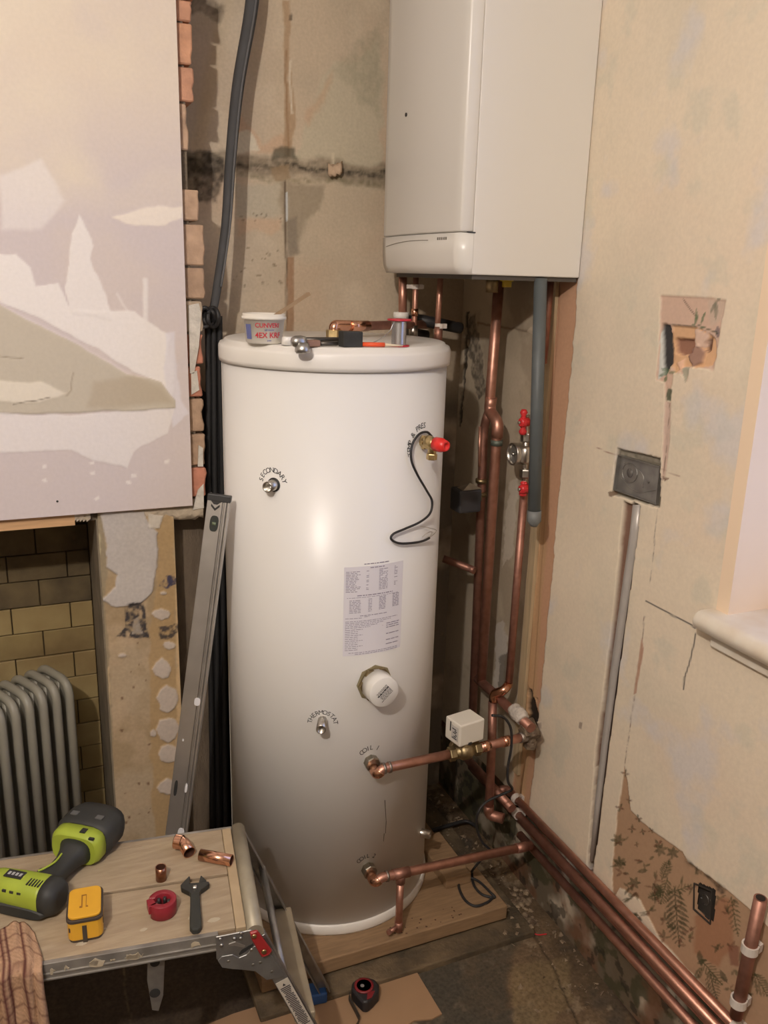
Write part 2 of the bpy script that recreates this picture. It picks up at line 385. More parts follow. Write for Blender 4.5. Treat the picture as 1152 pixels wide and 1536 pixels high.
# thin cracks and pencil line
cw.line([(967, 925), (962, 980), (952, 1040), (945, 1090), (940, 1130), (937, 1150)], 1.3, A(110, 82, 62, 1000), .5, 1.4, 40, .9, grain=.4)
cw.poly([(963, 955), (966, 975), (954, 1040), (950, 1042)], A(176, 130, 104, 1000), .6, 1, 40, .8)
cw.line([(969, 902), (988, 911), (1010, 924), (1030, 933), (1043, 942)], 2.0, A(60, 56, 52, 950), .4, .4, a=.95)
cw.line([(1043, 950), (1040, 970), (1034, 995), (1027, 1015), (1025, 1034)], 1.8, A(60, 56, 52, 1000), .4, .4, a=.95)
cw.poly([(869, 1083), (874, 1084), (872, 1094), (868, 1092)], A(150, 130, 112, 1090), .6, .5, 40, .8)
# lower wallpaper exposure
PP = A(176, 140, 108, 1350); G1 = A(84, 80, 50, 1350, .8); G2 = A(64, 66, 42, 1350, .8); R1 = A(110, 72, 52, 1350, .9)
cw.poly([(937, 1150), (941, 1175), (946, 1216), (960, 1232), (1000, 1262), (1024, 1278), (1032, 1294), (1060, 1312), (1090, 1336), (1120, 1360), (1152, 1390), (1190, 1420), (1190, 1620), (1140, 1620), (1075, 1510), (1055, 1480), (990, 1410), (960, 1350), (930, 1332), (918, 1350), (919, 1290), (925, 1220), (934, 1170)], PP, .6, 2, 30, 1, h=-.0022)
cw.mottle(A(190, 158, 128, 1350), 10, .5, .65, .6, 21, region=lambda s: ((s.py > 1330) & (s.px > 915) & (s.px < 1000)).astype(float))
cw.poly([(1080, 1345), (1100, 1352), (1098, 1420), (1075, 1450), (1040, 1430), (1042, 1375)], A(160, 108, 76, 1380), 4, 4, 30, .7)
for x, y, s_ in ((938, 1160, 5), (943, 1200, 4), (929, 1212, 5), (957, 1228, 5), (947, 1244, 5), (963, 1248, 4), (954, 1267, 3), (986, 1266, 6), (976, 1246, 4)):
    for k in range(4): leafshape(cw, x, y, 40+k*90+x, s_*1.4, s_*.7, (G2, R1)[k % 2])
for x, y in ((926, 1260), (928, 1294), (950, 1325), (990, 1275), (1008, 1280)):
    for k in range(6): leafshape(cw, x, y, k*60+y, 11, 5, G1 if k % 2 else G2, .85)
fern(cw, 992, 1320, 70, 30, G1); fern(cw, 990, 1345, 120, 22, G2)
fern(cw, 1010, 1330, 275, 92, G2, 12, .28); fern(cw, 1000, 1318, 255, 40, G1); fern(cw, 996, 1338, 200, 26, G1); fern(cw, 1003, 1340, 20, 36, G1, 7, .3)
for q in ((955, 1308, 10, 16, 7), (972, 1290, 30, 10, 4), (975, 1296, 200, 10, 4), (1020, 1330, 80, 18, 3), (1030, 1345, 60, 20, 3), (1022, 1350, 110, 16, 3), (1003, 1300, 90, 14, 4)): leafshape(cw, *q, G1)
rw = random.Random(3)
for _ in range(34):
    x = rw.uniform(925, 1150); y = rw.uniform(0, 1)*(150) + 1235+max(0, (x-960))*.78
    if y < 1560 and x-y*.62 > -20+0*x-0: 
        for k in range(rw.randint(2, 5)): leafshape(cw, x, y, rw.uniform(0, 360), rw.uniform(7, 16), rw.uniform(3, 5), (G1, G2, R1)[rw.randint(0, 2)], .75)
for q in ((1047, 1425, 280, 26, 9), (1078, 1455, 300, 24, 9), (1112, 1425, 265, 24, 9), (1060, 1440, 200, 18, 6), (1070, 1430, 60, 18, 6)): leafshape(cw, *q, G2)
fern(cw, 1052, 1452, 240, 20, G1); fern(cw, 1062, 1455, 285, 46, G2, 9, .35); fern(cw, 1050, 1440, 310, 50, G1, 9, .3); fern(cw, 1095, 1345, 280, 60, G1, 8, .25); fern(cw, 1130, 1460, 300, 40, G1)
cw.poly([(1092, 1420), (1108, 1420), (1108, 1450), (1094, 1448)], A(128, 76, 58, 1430), 2, 3, 50, .7)
cw.line([(1030, 1292), (1050, 1308), (1066, 1318), (1085, 1336)], 7, A(60, 50, 40, 1350), 2, 5, 60, .85, grain=.3)
cw.cut([(1046, 1322), (1074, 1334), (1071, 1384), (1062, 1382), (1044, 1362)])
# lower edge by the floor: dark wallpaper remnants
DK = A(92, 76, 56, 1420)
def below(s): return ((s.V < -1.478)).astype(float)
cw._mix(slice(None), below(cw)*np.clip((fbm(cw.U*9, cw.V*9, 5)-.2)*4, .4, 1), DK, .92, 0)
cw.mottle(A(70, 66, 44, 1420), 22, .5, .58, .8, 31, region=below).mottle(A(120, 80, 56, 1420), 9, .55, .66, .7, 32, region=below)
cw.mottle(A(44, 38, 30, 1420), 30, .6, .66, .7, 33, region=below)
wy0 = 1.178
wr = cw.build('wall_right', plaster); struct(wr)
struct(MB().box((XR, .86, .859), (XR+.3, YB, CEIL)).build('wall_right_upper', plain_wall))
struct(MB().box((.30, YB, .949), (XR+.3, YB+.1, CEIL)).build('wall_back_upper', plain_wall))
# window opening: drop the cells in front of the opening
bm = bmesh.new(); bm.from_mesh(wr.data)
kill = [f for f in bm.faces if f.calc_center_median().y < wy0 and -.655 < f.calc_center_median().z < 1.15]
bmesh.ops.delete(bm, geom=kill, context='FACES'); bm.to_mesh(wr.data); bm.free()
m = MB(); m.box((XR, .15, -1.76), (XR+.3, .86, -.655)); m.box((XR, -1.75, -1.76), (XR+.3, .15, CEIL)); m.box((XR, .15, 1.15), (XR+.3, .86, CEIL))
struct(m.build('wall_right_near', plain_wall))
m = MB(); m.box((XR+.03, wy0, -1.76), (XR+.3, YB+.1, CEIL)); m.box((XR+.03, .86, -1.76), (XR+.3, wy0, -.665)); m.box((XR+.03, .86, 1.16), (XR+.3, wy0, CEIL)); m.box((XR-.001, wy0-.002, -.655), (XR+.12, wy0+.03, 1.16))
struct(m.build('wall_right_core', mat('reveal_paint', A(236, 206, 172, 600), .8, var=.05, scale=4)))
# window
wn = thing('window_1', None, None, (XR+.2, .66, -.65)); wn['kind'] = 'structure'
m = MB(); fx0, fx1 = XR+.17, XR+.22
m.box((fx0, .15, -.65), (fx1, .21, 1.15)); m.box((fx0, 1.12, -.65), (fx1, wy0, 1.15)); m.box((fx0, .21, -.65), (fx1, 1.12, -.58)); m.box((fx0, .21, 1.09), (fx1, 1.12, 1.15)); m.box((fx0, .21, .22), (fx1, 1.12, .27))
m.build('window_frame', white_paint, wn, .004)
gl = bpy.data.materials.new('window_glass'); gl.use_nodes = True; g_ = gl.node_tree.nodes['Principled BSDF']; g_.inputs['Transmission Weight'].default_value = 1; g_.inputs['Roughness'].default_value = .02; g_.inputs['IOR'].default_value = 1.05
for z0, z1 in ((-.58, .22), (.27, 1.09)): MB().box((fx0+.02, .21, z0), (fx0+.024, 1.12, z1)).build('pane', gl, wn)
# sill, painted, chipped along its top
m = MB(); prof = []
for k in range(9):
    a = math.pi/2+math.pi*k/8; prof.append((math.cos(a)*.021, math.sin(a)*.021))
x0 = XR-.030; zt = -.632
poly = [(XR+.17, .1, zt), (x0, .1, zt)]+[(x0+p[0], .1, zt-.021+p[1]) for p in prof[1:-1]]+[(x0, .1, zt-.042), (XR+.17, .1, zt-.042)]
m.prism(poly, (0, 1.118, 0), True)
m.box((XR-.014, .1, zt-.075), (XR+.1, 1.20, zt-.042))
sl = m.build('trim_1', mat('sill_paint', (.80, .74, .64), .28, col2=(.70, .60, .48), scale=14, bump=.1, bscale=40), None, .003); struct(sl)

# ---- back wall
cb = Canvas('y', YB, .30, XR+.01, -1.76, .95, .0044, A(196, 174, 146, 300))
cb.mottle(A(182, 164, 138, 300), 5, .45, .65, .6, 1).mottle(A(206, 186, 158, 300), 8, .55, .7, .5, 2).mottle(A(190, 156, 124, 300), 4, .6, .75, .3, 3)
def speck(cv, poly_, col, n, seed, r=(1.5, 4)):
    rnd = random.Random(seed); P = np.array(poly_); x0, y0 = P.min(0); x1, y1 = P.max(0)
    for _ in range(n):
        x, y, s_ = rnd.uniform(x0, x1), rnd.uniform(y0, y1), rnd.uniform(*r); cv.poly([(x-s_, y-s_*.6), (x+s_, y-s_), (x+s_*.8, y+s_), (x-s_*.5, y+s_)], col, .6, 2, 60, .8)
cb.poly([(455, 190), (480, 130), (500, 95), (540, 90), (570, 60), (572, 245), (440, 240), (450, 210)], A(190, 176, 148, 200), 4, 9, 25, .8)
cb.poly([(505, 100), (540, 60), (572, 40), (572, 170), (540, 150)], A(156, 144, 118, 150), 6, 12, 22, .6, grain=.3)
cb.poly([(455, 175), (500, 110), (498, 125), (462, 188)], A(190, 150, 116, 150), 4, 6, 30, .5)
cb.poly([(345, 170), (362, 170), (392, 215), (425, 200), (438, 225), (380, 228), (350, 222)], A(200, 158, 124, 200), 4, 6, 30, .5)
cb.poly([(352, 200), (372, 195), (390, 225), (350, 232)], A(214, 202, 176, 200), 1.5, 4, 30, .8)
cb.poly([(423, 0), (434, 0), (436, 90), (444, 175), (436, 235), (426, 235), (428, 100)], A(170, 138, 104, 150), 1.5, 3, 30, .8)
cb.line([(430, 75), (428, 120), (432, 190), (432, 232)], 3, A(150, 116, 84, 150), 1, 2, 30, .8)
cb.line([(436, 90), (434, 120), (438, 170)], 2.5, A(222, 208, 182, 150), 1, 2, 30, .8)
cb.line([(250, 245), (300, 248), (350, 244), (400, 248), (450, 252), (500, 256), (600, 268)], 30, A(104, 92, 72, 250), 4, 9, 22, .95, grain=.1)
cb.line([(350, 262), (400, 268), (440, 272), (500, 270), (600, 280)], 9, A(126, 116, 88, 250), 2, 5, 30, .7, grain=.3)
cb.line([(350, 248), (390, 250), (440, 246), (480, 256), (600, 262)], 8, A(52, 44, 36, 250), 3, 6, 34, .9, grain=.25)
cb.poly([(262, 222), (300, 226), (336, 236), (338, 262), (326, 300), (300, 304), (262, 300)], A(46, 40, 34, 250), 3, 7, 30, .92, grain=.2)  # dark colour painted in for the unlit hole beside the bricks
cb.poly([(262, -20), (300, -20), (336, 14), (330, 38), (300, 20), (262, 30)], A(70, 58, 46, 250), 3, 7, 30, .8, grain=.2)
cb.poly([(410, 220), (442, 222), (444, 240), (408, 238)], A(88, 82, 66), 3, 5, 40, .8)
cb.poly([(405, 250), (432, 248), (436, 268), (412, 272)], A(150, 124, 92), 2, 4, 40, .7)
cb.poly([(352, 276), (420, 276), (422, 318), (408, 328), (356, 328)], A(182, 170, 146, 280), 4, 6, 30, .7)
speck(cb, [(360, 318), (420, 332)], A(90, 78, 62), 12, 2, (1, 2)); speck(cb, [(350, 370), (425, 430)], A(130, 112, 88), 22, 3, (.8, 2))
cb.poly([(355, 330), (420, 328), (424, 345), (410, 352), (380, 344), (356, 352)], A(202, 164, 130, 300), 4, 5, 30, .5)
cb.poly([(422, 272), (486, 276), (480, 310), (460, 330), (446, 380), (436, 384), (426, 340), (420, 300)], A(150, 134, 110, 300), 4, 6, 30, .75)
cb.poly([(430, 330), (446, 325), (446, 380), (432, 386)], A(134, 120, 102, 300), 3, 3, 30, .7)
cb.line([(428, 272), (428, 340), (430, 400), (430, 500)], 2.2, A(96, 78, 60), .7, 1, 30, .95, h=-.003)
cb.line([(430, 290), (430, 330)], 3, A(206, 206, 200), .8, 1, 30, .8)
cb.poly([(431, 385), (440, 385), (441, 505), (431, 505)], A(150, 112, 80), 1, 2, 30, .8)
cb.line([(500, 232), (500, 250)], 5, A(206, 190, 160), 1, 3, 40, .9)
cb.line([(436, 22), (436, 30)], 3, A(70, 60, 50), .8, 1)
cb.poly([(600, 380), (740, 380), (740, 620), (600, 620)], A(150, 130, 106, 400), 8, 6, 20, .7)  # browner patch below the boiler, its shade put into the wall colour
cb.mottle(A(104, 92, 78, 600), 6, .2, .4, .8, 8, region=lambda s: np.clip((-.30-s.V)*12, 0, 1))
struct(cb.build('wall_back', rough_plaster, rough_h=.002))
# broken flake of plaster hanging from the stained band
fl = thing('plaster_flake', 'loose curled flake of plaster peeling off the dark stained band of back wall', 'plaster flake', ony(503, 255, YB))
m = MB(); P = []
for i in range(7):
    for j in range(5):
        p = ony(492+i*3.6, 246+j*4.6-abs(i-2)*1.2+(2 if (i+j) % 2 else 0), YB-.004-.014*math.sin(j/4*2.2)-.006*(i % 2)); P.append(p)
m.grid(P, 7, 5); o = m.build('flake', mat('plaster_raw', A(190, 160, 130), .9, bump=.3), fl); o.modifiers.new('s', 'SOLIDIFY').thickness = .003

# ---- chimney breast: core, bricks up its right edge, lower pier, side panel
cbr = thing('wall_chimney', None, None, (-.4, YF, FLOOR)); cbr['kind'] = 'structure'
XJ = .165; LZ = -.595
mort = mat('old_mortar', A(120, 104, 84), .95, var=.35, scale=30, bump=.6, bscale=60)
m = MB(); m.box((-1.9, YF+.008, -.60), (.412, YB, CEIL)); m.box((XJ+.012, YF+.012, FLOOR-.02), (.345, YB, -.60)); m.build('core', mort, cbr)
brick_cols = [A(214, 156, 118), A(206, 150, 116), A(196, 160, 128), A(184, 150, 120), A(200, 132, 104), A(190, 166, 138)]
bms = [mat('brick_%d' % i, c_, .9, var=.25, scale=28, bump=.5, bscale=50) for i, c_ in enumerate(brick_cols)]
cover = [(-60, 290, 0), (0, 288, 1), (35, 287, 0), (100, 290, 1), (155, 281, 2), (283, 297, 2), (335, 307, 2), (400, 307, 3), (450, 304, 5), (500, 304, 4), (548, 302, 4), (597, 305, 3), (650, 307, 3), (700, 309, 4), (747, 306, 5)]
rnd = random.Random(4)
for i, (py0, xe, mc) in enumerate(cover):
    py1 = {155: 228, 283: 333}.get(py0, cover[i+1][0] if i+1 < len(cover) else 762)
    z1 = ony(290, py0+2, YF)[2]; z0 = ony(290, py1-2, YF)[2]; xr = ony(xe, (py0+py1)/2, YF)[0]
    dy = rnd.uniform(-.004, .004); n = 5; poly_ = [(.30, YF+dy, z0), (.30, YF+dy, z1)]+[(xr+rnd.uniform(-.003, .003), YF+dy, z1+(z0-z1)*k/n) for k in range(n+1)]
    MB().prism(poly_, (0, .15, 0)).build('brick', bms[mc], cbr, .003, 1)
# white plaster smear still on the bricks
sm = MB()
for pts in ([(284, 458), (299, 455), (303, 470), (298, 520), (292, 560), (286, 560)], [(287, 560), (296, 556), (298, 585), (288, 592)], [(298, 668), (304, 672), (305, 700), (296, 700)], [(297, 735), (306, 726), (306, 762), (290, 765)]):
    sm.prism([ony(x+rnd.uniform(-1, 1), y, YF-.006) for x, y in pts], (0, .008, 0))
sm.build('plaster_smear', mat('white_plaster_smear', A(214, 202, 184), .9, var=.2, scale=40, bump=.4), cbr)
# lower pier face
cp = Canvas('y', YF-.002, XJ, .348, FLOOR-.02, -.555, .0030, A(180, 156, 124, 900))
cp.mottle(A(164, 138, 102, 900), 7, .45, .62, .8, 1).mottle(A(188, 160, 126, 900), 14, .55, .68, .6, 2)
cp.poly([(233, 790), (250, 770), (262, 780), (266, 1270), (232, 1270), (226, 1100), (224, 950), (236, 860)], A(176, 144, 100, 900), 2, 5, 25, .85)
cp.poly([(262, 770), (280, 770), (280, 1270), (266, 1270), (264, 900)], A(206, 172, 126, 900), 1.5, 3, 30, .85)
cp.poly([(130, 760), (154, 768), (160, 860), (156, 900), (166, 1000), (172, 1270), (120, 1270)], A(150, 134, 106, 900), 1.5, 4, 25, .85)
cp.poly([(140, 800), (150, 802), (150, 836), (142, 836)], A(196, 180, 140, 820), 1, 3, 40, .9); cp.poly([(142, 868), (152, 872), (150, 895), (142, 890)], A(200, 184, 146, 870), 1, 3, 40, .9)
cp.poly([(150, 770), (216, 764), (222, 790), (236, 800), (236, 850), (228, 890), (212, 905), (168, 910), (152, 900), (172, 880), (176, 862), (160, 850), (158, 800)], A(190, 178, 166, 830), 1.2, 4, 30, 1, h=.004)
cp.poly([(222, 770), (244, 772), (240, 792), (222, 790)], A(206, 194, 176, 780), 1, 3, 40, .8, h=.003)
BK = A(58, 54, 56, 930)
cp.poly([(188, 905), (216, 902), (220, 940), (224, 958), (176, 956), (188, 940)], BK, 1.2, 3, 70, .95, grain=.8)
cp.poly([(200, 930), (208, 925), (214, 950), (198, 952)], A(176, 160, 140, 930), 1, 2, 60, .9, grain=.3)
cp.poly([(238, 878), (250, 864), (266, 862), (264, 876), (250, 884)], A(58, 56, 78, 880), 1, 3, 80, .95, grain=.9)
cp.poly([(240, 942), (268, 934), (268, 948), (258, 958), (240, 960)], BK, 1, 3, 80, .9, grain=.9)
for cx_, cy_, rx, ry in ((242, 921, 14, 8), (243, 1003, 13, 15), (251, 1048, 16, 20), (252, 1094, 17, 20), (252, 1130, 16, 14), (250, 1180, 14, 12), (230, 1100, 5, 6), (184, 984, 6, 3), (246, 890, 5, 3), (254, 968, 9, 7)):
    cp.poly([(cx_+rx*math.cos(a), cy_+ry*math.sin(a)) for a in np.linspace(0, 2*math.pi, 9)[:-1]], A(196, 178, 160, cy_), .9, 3, 40, .95, h=.003)
cp.line([(162, 1000), (164, 1100), (168, 1250)], 2.5, A(218, 186, 140, 1000), 1, 3, 40, .7)
speck(cp, [(180, 960), (225, 1250)], A(110, 78, 56, 1000), 16, 5, (1, 2.5))
cp.build('pier_face', rough_plaster, cbr, .0025)
m = MB(); m.box((XJ-.004, YF, FLOOR-.02), (XJ+.012, YB+.1, LZ)); m.build('jamb', mat('jamb_plaster', A(140, 124, 100, 900), .9, var=.3, scale=14, bump=.4), cbr)
m = MB(); rg = [(.34, YF+.08, FLOOR-.02), (.34, YF+.08, -.56)]+[(ony(323, y, YF+.08)[0]+rnd.uniform(-.005, .005), YF+.08, ony(323, y, YF+.08)[2]) for y in range(765, 1380, 28)]
m.prism(rg, (0, .06, 0)); m.build('side_panel', mat('scraped_plaster', A(122, 104, 84, 900), .9, var=.3, scale=10, bump=.4, stretch=(3, 3, 1)), cbr)
# torn plaster lip below the plasterboard
m = MB(); P = []
for i in range(26):
    x = 150+i*6.2
    for j in range(4):
        P.append(ony(x, 762-i*.12+j*(5+3*vnoise(np.array(i*.7), np.array(2.0)))+(rnd.uniform(-2, 2) if j else 0), YF-.001-.0035*math.sin(j*1.2)))
m.grid(P, 26, 4); o = m.build('plaster_lip', mat('torn_plaster', A(200, 180, 152), .9, var=.25, scale=40, bump=.5), cbr); o.modifiers.new('s', 'SOLIDIFY').thickness = .004
# timber lintel strip along the opening
m = MB(); m.box((-1.9, YF-.0055, -.605), (ony(112, 780, YF)[0], YB, -.575)); m.build('lintel', mat('lintel_wood', A(206, 160, 112, 780), .7, var=.15, scale=10, stretch=(1, 12, 12)), cbr)
m = MB()
for i in range(5): m.add([ony(108+i*5+a, 766+b, YF-.005+.002*(i % 2)) for a, b in ((0, 4), (7, 0), (8, 12), (2, 17))]+[ony(108+i*5+a, 766+b, YF) for a, b in ((0, 4), (7, 0), (8, 12), (2, 17))], [(0, 1, 2, 3), (4, 7, 6, 5), (0, 4, 5, 1), (1, 5, 6, 2), (2, 6, 7, 3), (3, 7, 4, 0)])
m.build('broken_plaster', MATS['torn_plaster'], cbr)

# ---- fireplace recess lined with glazed tiles
frw = thing('wall_fireplace', None, None, (-.4, 2.42, FLOOR)); frw['kind'] = 'structure'
MB().box((-1.9, 2.425, FLOOR-.02), (XJ+.05, 2.5, LZ+.05)).build('core', mat('soot_mortar', A(70, 58, 40, 850), .95), frw)
MB().box((-1.9, YF+.02, LZ+.004), (XJ, 2.43, LZ+.03)).build('recess_top', MATS['soot_mortar'], frw)
tilem = [mat('tile_%d' % i, A(*c_), .6, col2=A(*c2), scale=7, bump=.15, bscale=30) for i, (c_, c2) in enumerate([((160, 138, 92, 960), (140, 116, 74, 960)), ((168, 146, 100, 960), (136, 112, 72, 960)), ((152, 130, 84, 960), (120, 98, 62, 960))])]
tsoot = mat('sooty_tile', A(116, 98, 66, 850), .75, col2=A(60, 48, 34, 850), scale=6, bump=.2)
th = ony(100, 901, 2.42)[2]-ony(100, 939, 2.42)[2]; tw = ony(109, 996, 2.42)[0]-ony(21, 996, 2.42)[0]; z_top = ony(100, 904, 2.42)[2]; xj = ony(106, 920, 2.42)[0]
tm = {}
for r in range(-4, 16):
    zt_ = z_top-r*th; off = 0 if r % 2 == 0 else tw/2
    if zt_ > LZ+.02 or zt_ < FLOOR: continue
    for k in range(-9, 2):
        x1 = xj+off+k*tw; x0 = x1-tw; x1 = min(x1, XJ-.005)
        if x0 > XJ-.02: continue
        mm = tsoot if (r < 0 or (r == 0 and k < -1)) else tilem[(r*5+k*3) % 3]
        d = rnd.uniform(0, .003)
        MB().box((x0+.0015, 2.418-d, zt_-th+.0015), (x1-.0015, 2.43, zt_-.0015)).build('tile', mm, frw, .0015, 1)

# ---- plasterboard over the chimney breast
pb = thing('plasterboard', 'large pale plasterboard sheet smeared with white filler, screwed over chimney breast above fireplace', 'plasterboard', (-.4, YF-.014, -.575))
YP = YF-.022
c_ = Canvas('y', YP, -.62, .393, -.574, 1.0, .0032, A(208, 192, 184, 450))
def ramp(s): return np.clip((300-s.py)/200, 0, 1)
c_._mix(slice(None), ramp(c_), A(224, 204, 178, 200), .9, 0)
c_.mottle(A(226, 208, 182, 200), 3, .4, .6, .8, 4, region=lambda s: np.clip((330-s.py)/60, 0, 1)).mottle(A(214, 196, 180, 200), 6, .5, .7, .5, 5)
FW = A(234, 222, 210, 500)
c_.poly([(0, 260), (60, 240), (100, 300), (60, 340), (0, 345)], FW, 5, 8, 14, .6)
c_.poly([(-250, 370), (20, 380), (45, 400), (55, 430), (90, 425), (110, 465), (200, 470), (255, 505), (262, 560), (255, 600), (240, 572), (200, 558), (150, 525), (70, 482), (0, 455), (-250, 430)], FW, 1.5, 6, 14, 1, h=.001)
c_.poly([(105, 350), (120, 320), (130, 345), (140, 370), (138, 390), (168, 480), (110, 470), (100, 430)], FW, 1.5, 6, 18, .95, h=.001)
c_.poly([(165, 325), (200, 318), (235, 308), (272, 308), (272, 325), (240, 340), (190, 338)], A(236, 220, 200, 320), 2, 6, 18, .9, h=.0008)
c_.line([(217, 420), (218, 495)], 7, FW, 1.5, 2, 20, .8, h=.001); c_.line([(175, 440), (200, 480)], 3, FW, 1.5, 2, a=.6); c_.line([(257, 515), (259, 570)], 6, FW, 1, 2, a=.7)
c_.poly([(246, 500), (262, 498), (270, 600), (282, 620), (260, 640), (250, 610)], A(222, 212, 210, 560), 2, 5, 20, .8, h=.0008)
c_.poly([(-250, 610), (120, 622), (258, 612), (250, 650), (215, 670), (200, 680), (190, 700), (140, 688), (110, 672), (60, 676), (-250, 672)], A(228, 216, 206, 640), 1.5, 6, 14, .95, h=.001)
c_.poly([(-250, 440), (0, 458), (40, 480), (110, 512), (190, 560), (240, 572), (262, 600), (262, 612), (200, 616), (120, 620), (-250, 618)], A(196, 182, 160, 560), 1.0, 4, 12, 1, h=.003)
c_.poly([(-250, 566), (60, 572), (100, 590), (60, 602), (-250, 604)], A(226, 212, 190, 600), 2, 5, 16, .9, h=.001)
c_.poly([(140, 575), (200, 562), (240, 580), (255, 604), (180, 612), (130, 612)], A(182, 164, 138, 600), 5, 5, 14, .7)
c_.line([(-20, 532), (34, 538)], 1.6, A(150, 132, 108, 560), .8, 1.5, a=.8, h=-.001); c_.line([(110, 560), (106, 585), (98, 595)], 2, A(160, 142, 118, 580), .8, 3, a=.7, h=-.001); c_.line([(20, 606), (55, 600), (75, 596)], 1.4, A(120, 104, 84), .6, 2, a=.8)
for x, y in ((138, 694), (139, 710), (193, 723), (250, 692), (145, 747), (200, 712), (65, 700), (66, 720)): c_.poly([(x-4, y-1), (x+3, y-3), (x+4, y+2), (x-2, y+3)], FW, 1, 3, 40, .8)
c_.build('board_face', board_paint, pb, .0004)
m = MB(); m.box((-1.9, YP+.001, -.575), (.3935, YF-.006, 1.0)); m.build('board', mat('board_edge', A(150, 118, 92), .9), pb)
MB().box((-1.9, YP-.001, -.575), (-.619, YP+.003, 1.0)).build('board_left_face', mat('board_plain', A(214, 200, 184), .85, var=.05, scale=3), pb)
p = ony(86, 752, YP); MB().lathe(p+(0, -.0008, 0), (0, 1, 0), [(0, .0028), (.002, .0022)], 12).build('screw', mat('screw_dark', (.03, .03, .03), .5), pb)

# ---- rest of the room shell
struct(MB().box((-2.6, -1.75, CEIL), (XR+.3, YB+.2, CEIL+.1)).build('ceiling', mat('ceiling_paint', (.78, .74, .68), .9)))
struct(MB().box((-2.7, -1.75, -1.8), (-2.6, YB+.2, CEIL)).build('wall_left', plain_wall))
struct(MB().box((-2.6, -1.85, -1.8), (XR+.3, -1.75, CEIL)).build('wall_front', plain_wall))
struct(MB().box((-2.6, YF, -1.8), (-1.9, YB+.2, CEIL)).build('wall_back_left', plain_wall))
struct(MB().box((-1.9, 2.5, -1.8), (.3, 2.6, CEIL)).build('wall_recess', plain_wall))
struct(MB().box((.2, YB+.012, -1.8), (XR+.3, YB+.1, CEIL)).build('wall_back_core', mort))

# ---- floor
cf = Canvas('z', FLOOR, -.3, XR+.01, 1.0, 2.44, .005, A(112, 90, 66, 1450))
cf.mottle(A(82, 66, 48, 1450), 5, .42, .6, .8, 1).mottle(A(132, 106, 76, 1450), 9, .55, .68, .6, 2).mottle(A(74, 66, 56, 1450), 7, .55, .65, .7, 3).mottle(A(150, 128, 100, 1450), 30, .66, .72, .5, 4)
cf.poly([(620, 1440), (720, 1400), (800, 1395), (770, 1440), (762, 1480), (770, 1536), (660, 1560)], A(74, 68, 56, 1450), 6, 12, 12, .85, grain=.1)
cf.poly([(770, 1450), (850, 1440), (860, 1500), (800, 1560), (770, 1560)], A(134, 112, 78, 1450), 4, 10, 12, .7, grain=.1)
cf.line([(795, 1395), (830, 1450), (850, 1500), (880, 1560)], 2.5, A(44, 36, 28, 1450), 1, 3, 30, .8, h=-.003)
cf.line([(620, 1448), (700, 1420), (790, 1396)], 4, A(34, 28, 22, 1450), 1, 2, 20, .95, h=-.004)
cf.line([(840, 1370), (880, 1420), (920, 1480), (960, 1540)], 8, A(58, 44, 34, 1450), 3, 5, 20, .8)
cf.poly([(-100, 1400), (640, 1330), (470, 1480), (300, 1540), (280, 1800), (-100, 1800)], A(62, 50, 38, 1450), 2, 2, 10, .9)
cf.line([(183, 1450), (192, 1500), (200, 1560)], 2, A(120, 100, 72, 1450), .8, 2, 30, .8)
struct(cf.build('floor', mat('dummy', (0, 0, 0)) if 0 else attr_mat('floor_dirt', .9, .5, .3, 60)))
struct(MB().box((-2.6, -1.75, -1.85), (XR+.3, YB+.2, FLOOR-.006)).build('floor_boards', mat('dark_boards', A(70, 56, 42, 1450), .8, var=.3, scale=6, stretch=(1, 8, 1))))
# stone hearth edge under the cylinder
m = MB(); m.box((.42, 1.60, FLOOR-.01), (1.19, 2.3, FLOOR+.018)); struct(m.build('trim_2', mat('hearth_stone', A(112, 92, 66, 1440), .9, col2=A(70, 58, 42, 1440), scale=12, bump=.5), None, .004))
# timber strip in the corner behind the pipes
tb = MB(); tb.box((XR-.006, 1.853, -1.40), (XR+.004, 1.885, 0.0)); struct(tb.build('trim_3', mat('batten', A(190, 164, 126, 700), .75, var=.2, scale=8, stretch=(10, 10, 1)), None, .001))

# ============================================================ HOT WATER CYLINDER
ZB = -1.662; ZT = -.153
tank = thing('hot_water_cylinder', 'tall white hot water cylinder with printed data label and threaded ports, standing on timber boards', 'water cylinder', (TC[0], TC[1], ZB))
c3 = np.array([TC[0], TC[1], 0])
MB().lathe(c3+(0, 0, ZB+.03), (0, 0, 1), [(0, TR), (ZT-.05-ZB-.03, TR)], 96).build('body', enamel, tank)
MB().lathe(c3+(0, 0, ZT-.052), (0, 0, 1), [(0, TR+.001), (.0, TR+.0065), (.010, TR+.0075), (.034, TR+.0075), (.042, TR+.004), (.044, TR-.004), (.050, TR-.007), (.052, TR-.012), (.052, 0)], 96).build('lid', mat('lid_plastic', (.80, .775, .73), .4, var=.04, scale=10), tank)
MB().lathe(c3+(0, 0, ZB), (0, 0, 1), [(0, TR-.004), (0, TR+.004), (.006, TR+.006), (.026, TR+.005), (.03, TR), (.03, TR-.01)], 96).build('base_rim', mat('rim_plastic', (.78, .75, .70), .4), tank)
